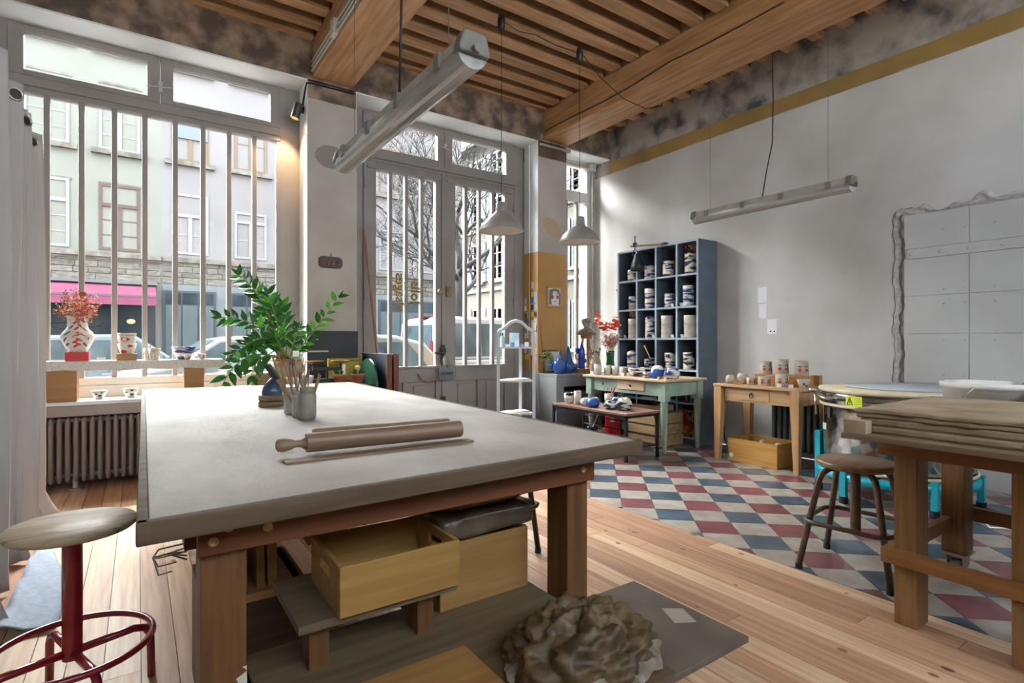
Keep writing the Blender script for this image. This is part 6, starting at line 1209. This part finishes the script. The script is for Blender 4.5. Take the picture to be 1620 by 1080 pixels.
bevel(at(rb_).box(2.575,2.612,.20,1.0,.705,.787).build('apron',rbh,rb_),.003); bevel(at(rb_).box(2.575,2.614,.10,.99,.255,.315).build('stretcher',rbh,rb_),.003); at(rb_).box(2.615,3.30,.957,.99,.255,.315).build('stretcher',rbx,rb_); at(rb_).box(3.425,3.46,.10,.99,.285,.35).build('stretcher',rbh,rb_); at(rb_).box(2.615,3.42,.957,.985,.705,.787).build('apron',rbx,rb_)
pls=mat('clay_stained_plaster','a8957c','857359',scale=5,rough=.85,bump=.6,detail=8,bscale=25)
def slab(lab,x0,x1,y0,y1,z0,z1,seed):
    rr=random.Random(seed); n=26; ph=[rr.uniform(0,6) for _ in range(4)]; m=MB(((x0+x1)/2,(y0+y1)/2,z0)); pts=[]
    def edge(ax,ay,bx_,by,nx,ny):
        for i in range(n):
            t_=i/n; w_=.006*math.sin(17*t_+ph[0])+.004*math.sin(41*t_+ph[1])+rr.uniform(-.003,.003); pts.append((ax+(bx_-ax)*t_+nx*w_,ay+(by-ay)*t_+ny*w_))
    edge(x0,y0,x1,y0,0,-1); edge(x1,y0,x1,y1,1,0); edge(x1,y1,x0,y1,0,1); edge(x0,y1,x0,y0,-1,0)
    k_=len(pts); cx,cy=(x0+x1)/2,(y0+y1)/2; vs=[]
    for z,s_ in((z0,.985),(z0+.3*(z1-z0),1),(z0+.75*(z1-z0),1.0),(z1,.99)): vs+=[(cx+(a-cx)*s_,cy+(b-cy)*s_,z) for a,b in pts]
    f=[(j*k_+i,j*k_+(i+1)%k_,(j+1)*k_+(i+1)%k_,(j+1)*k_+i) for j in range(3) for i in range(k_)]; m._add(vs,f); m._add(vs[:k_],[tuple(reversed(range(k_)))]); m._add(vs[-k_:],[tuple(range(k_))]); return one('plaster_slab',m,pls,lab,'slab','plaster slabs on the bench')
slab('lowest plaster slab on the pine bench, widest',2.44,3.30,.15,1.025,.811,.838,1); slab('second plaster slab from the bottom of the stack',2.46,3.30,.15,1.02,.839,.867,2); slab('third plaster slab, directly under the top one',2.455,3.31,.15,1.03,.868,.885,3); slab('topmost clay-dusted plaster slab of the stack',2.45,3.31,.15,1.035,.886,.905,4)
one('brick_block',bevel(MB((2.5,1.06,.811)).box(2.46,2.62,1.045,1.048,.811,.85).build('x_',pls),.001) and MB((2.55,1.0,.811)).box(2.375,2.43,.965,1.045,.811,.862),pls,'small clay block tucked at the corner beside the slabs','block')
for q_ in [q_ for q_ in bpy.data.objects if q_.name=='x_']: bpy.data.objects.remove(q_)
bk_=thing('white_bucket','white plastic bucket smeared with dried clay behind slabs','bucket',(3.60,.90,.81)); MB().lathe([(.16,0),(.165,.005),(.18,.13),(.19,.132),(.192,.16),(.182,.16),(.17,.02),(0,.02)],n=36).build('body',mat('bucket_white_clay','e4e2de','8d7f70',scale=2.3,rough=.5,lo=.50,hi=.54,bump=.2),bk_); MB().tube([(-.19,0,.14),(-.2,.05,.08),(-.19,.12,.05)],.004,5).build('bail',steel,bk_)
# ================================================================== BLOCKED DOOR ON THE RIGHT WALL
d2=struct(MB().box(R-.004,R,-.6,1.95,0,2.28).build('door_2',mat('door_panel_paint','c3c2bf','b3b0ac',scale=1.3,rough=.5,bump=.05)))
dp=mat('door_panel_paint','c3c2bf')
for i,(z0,z1) in enumerate(((0,.40),(.405,.82),(.825,1.243),(1.247,1.57),(1.575,1.895),(1.985,2.275))): 
    for y0,y1 in((1.495,1.945),(1.0,1.49),(.2,.995)): bevel(MB().box(R-.010,R-.004,y0,y1,z0,z1).build('panel',dp,d2),.002)
bevel(MB().box(R-.018,R-.004,.2,1.92,1.897,1.98).build('strap',dp,d2),.002)
for y_ in(1.89,1.68,1.49,1.28,1.05): m=MB(); m.sph((R-.02,y_,1.938),.010,.014,.014,10,6); m.build('rivet',dp,d2)
for z in(2.12,1.62,1.50,1.19,.9):
    for y_ in(1.66,1.52,1.33): m=MB(); m.sph((R-.011,y_,z),.004,.008,.008,8,5); m.build('rivet',dp,d2)
rr=random.Random(12); crk=mat('crack_dark','5e5954')
def jag(y0,w0,w1,d,m_,nm):
    m=MB(); L=[]; n_=60
    for i in range(n_+1):
        c_=y0+.010*math.sin(i*.55)+.006*math.sin(i*1.7)+rr.uniform(-.004,.004); w_=rr.uniform(w0,w1); L.append((c_-w_/2,c_+w_/2,2.30-2.3*i/n_))
    m._add([p_ for a_,b_,z_ in L for p_ in((R-d,a_,z_),(R-d,b_,z_))],[(2*i,2*i+1,2*i+3,2*i+2) for i in range(n_)]); m.build(nm,m_,d2)
jag(1.962,.016,.028,.0112,crk,'plaster_crack'); jag(2.025,.004,.008,.0035,crk,'plaster_crack'); jag(1.995,.03,.05,.003,mat('rough_white_plaster','c6c2be','a7a19b',scale=30,rough=.9,bump=.9),'plaster_edge')
m=MB(); m.tube([(R-.003,2.025,2.30),(R-.003,2.01,2.33),(R-.003,1.96,2.342),(R-.003,1.88,2.345)],.003,4); m.build('plaster_crack',crk,d2)
m=MB()
def rubble(u,v):
    y_=2.0-2.2*u; w_=.02+.03*u+.015*math.sin(29*u)+.012*math.sin(71*u+1); return (R-.002-.02*math.sin(PI*v)*(1+.6*math.sin(97*u+9*v)+.4*math.sin(53*u*v+3)),y_,2.282+w_*2*v)
m.grid(rubble,160,6); m.build('broken_plaster',mat('rough_white_plaster','c6c2be','a7a19b',scale=30,rough=.9,bump=.9),d2)
# cables on the floor by the kiln
one('white_cable',MB((4.6,1.2,.0)).tube([(5.3,1.0,.42),(5.0,.95,.25),(4.6,.92,.06),(4.45,.98,.02),(4.4,1.08,.012),(4.52,1.14,.012),(4.7,1.1,.012)],.007,6),wm,'white power cable looping beside the kiln foot','cable')
one('black_cable',MB((4.9,1.0,0)).tube([(4.9,1.3,.012),(4.75,1.02,.02),(4.55,.72,.012),(4.35,.55,.012)],.009,6),blackp,'black power cable lying on the tiles by the kiln','cable')
one('black_cable',MB((5.5,3.6,0)).tube([(5.53,3.72,.25),(5.50,3.68,.06),(5.42,3.60,.012),(5.40,3.5,.012)],.006,6),blackp,'thin black cable at wall foot right of the cabinet','cable')
# ================================================================== LIGHT FITTINGS
grey_h=mat('fitting_grey','b0aa9c','9d978a',scale=9,rough=.5); acr=mat('dusty_diffuser','aaa8a3','8b8983',scale=20,rough=.16,spec=.7,stretch=(1,.1,1),bump=.15); dk_end=mat('fitting_end_grey','76726a','635f58',scale=9,rough=.5)
def fluo(label,x,y0,y1,z):
    T=thing('fluorescent_fitting',label,'ceiling light',(x,(y0+y1)/2,z)); B=lambda:at(T)
    b=B(); b.prism([(x-.036,z+.115),(x-.042,z+.105),(x-.046,z+.055),(x+.046,z+.055),(x+.042,z+.105),(x+.036,z+.115)],y0+.03,y1-.03,'y'); bevel(b.build('housing',grey_h,T),.003)
    b=B(); n=10; prof=[(x-.058,z+.058)]+[(x+.058*math.cos(PI+PI*i/n),z+.045+.05*math.sin(PI+PI*i/n)) for i in range(n+1)]+[(x+.058,z+.058)]; b.prism(prof,y0+.02,y1-.02,'y'); b.build('diffuser',acr,T)
    for a,bb_ in((y0,y0+.05),(y1-.05,y1)): b=B(); b.prism([(x-.042,z+.122),(x-.052,z+.105),(x-.064,z+.06),(x-.062,z+.04),(x+.062,z+.04),(x+.064,z+.06),(x+.052,z+.105),(x+.042,z+.122)],a,bb_,'y'); bevel(b.build('end_cap',dk_end,T),.008)
    b=B(); b.cyl((x,y0-.02,z+.055),(x,y0,z+.055),.016,n=12); b.build('gland',dk_end,T)
    for q_ in(.12,.38,.62,.88):
        yy=y0+(y1-y0)*q_; 
        for s_ in(-1,1): b=B(); b.box(x+s_*.056-.01,x+s_*.056+.01,yy-.02,yy+.02,z+.04,z+.10); b.build('clip',mat('clip_grey','77736b'),T)
    return T
wire_m=mat('steel_wire','6d675f',rough=.5,metal=.5)
f1=fluo('dusty fluorescent fitting hanging above the work table','' or .985,1.65,3.16,2.16)
for yy in(1.85,2.95): at(f1).cyl((.985,yy,2.265),(.985,yy,4.175),.0018,n=5).build('hanging_wire',wire_m,f1)
at(f1).tube([(1.0,2.33,4.175),(1.005,2.33,3.2),(.995,2.33,2.7),(.985,2.33,2.265)],.006,6).build('supply_cable',blackp,f1)
f2=fluo('smaller looking fluorescent fitting hanging near the right wall',4.76,2.01,3.55,2.40)
for yy,zt in((3.357,3.90),(2.22,3.90)): at(f2).cyl((4.765,yy,2.505),(4.765,yy,zt),.0018,n=5).build('hanging_wire',wire_m,f2); at(f2).cyl((4.765,yy,zt-.06),(4.765,yy,zt+.06),.006,n=6).build('turnbuckle',dark_metal,f2)
at(f2).tube([(4.76,2.713,3.86),(4.772,2.71,3.83),(4.77,2.70,3.4),(4.775,2.71,3.0),(4.765,2.76,2.75),(4.76,2.80,2.505)],.006,6).build('supply_cable',blackp,f2)
pm_=mat('pendant_grey','8d8781','847e78',scale=4,rough=.4); pin_=mat('pendant_inner','d8d6d2',rough=.4)
def pendant(label,x,y,z):
    T=thing('pendant_lamp',label,'lamp',(x,y,z)); b=MB(); b.lathe([(.208,0),(.209,.006),(.18,.062),(.135,.112),(.09,.145),(.062,.168),(.056,.185),(.056,.19),(.05,.255),(.042,.262),(.012,.266),(.0,.266)],n=48,cap0=False); b.build('shade',pm_,T)
    b=MB(); b.lathe([(.206,.003),(.176,.06),(.131,.109),(.086,.141),(.0,.16)],n=48,cap0=False); b.build('shade_lining',pin_,T); MB().sph((0,0,.10),.032,.032,.04).build('bulb',mat('frosted_bulb','e6e3dc',rough=.3),T)
    MB().cyl((0,0,.266),(0,0,4.10-z),.003,n=6).build('flex',blackp,T); MB().lathe([(.012,4.03-z),(.034,4.05-z),(.036,4.12-z),(.028,4.165-z),(.0,4.17-z)],n=16).build('ceiling_rose',mat('rose_black','232226',rough=.4),T)
pendant('grey pendant lamp hanging nearer the glazed door, left one',2.742,4.131,2.19); pendant('grey pendant lamp hanging before the ochre pier, right one',3.709,4.143,2.19)
one('swag_cable',MB((3.2,4.13,4.1)).tube([(2.77,4.13,4.12),(2.95,4.15,4.10),(3.15,4.15,4.13),(3.4,4.14,4.10),(3.68,4.14,4.12)],.004,5),blackp,'thin black flex swagged between the two pendant roses','cable'); one('swag_cable',MB((4.2,4.1,3.8)).tube([(3.74,4.14,4.12),(3.95,4.10,3.93),(4.25,4.05,3.76),(4.55,4.02,3.72),(4.85,4.05,3.83),(4.95,4.10,3.98)],.004,5),blackp,'black flex drooping under the right beam from pendant rose','cable')
# conduits on the left beam
cd=thing('conduit_run','grey cable conduits clipped along the left ceiling beam','conduit',(1.41,3.5,3.9))
for dx,dz in((-.012,.0),(-.012,.05),(-.012,-.045)): at(cd).cyl((1.43+dx,1.2,3.90+dz),(1.43+dx,5.52,3.90+dz),.011,n=8).build('tube',mat('conduit_grey','aeaaa2',rough=.4),cd)
for y_ in(4.75,3.4,2.1): bevel(at(cd).box(1.385,1.43,y_-.05,y_+.05,3.84,3.98).build('clip_box',mat('conduit_box','bdb7ab'),cd),.006)
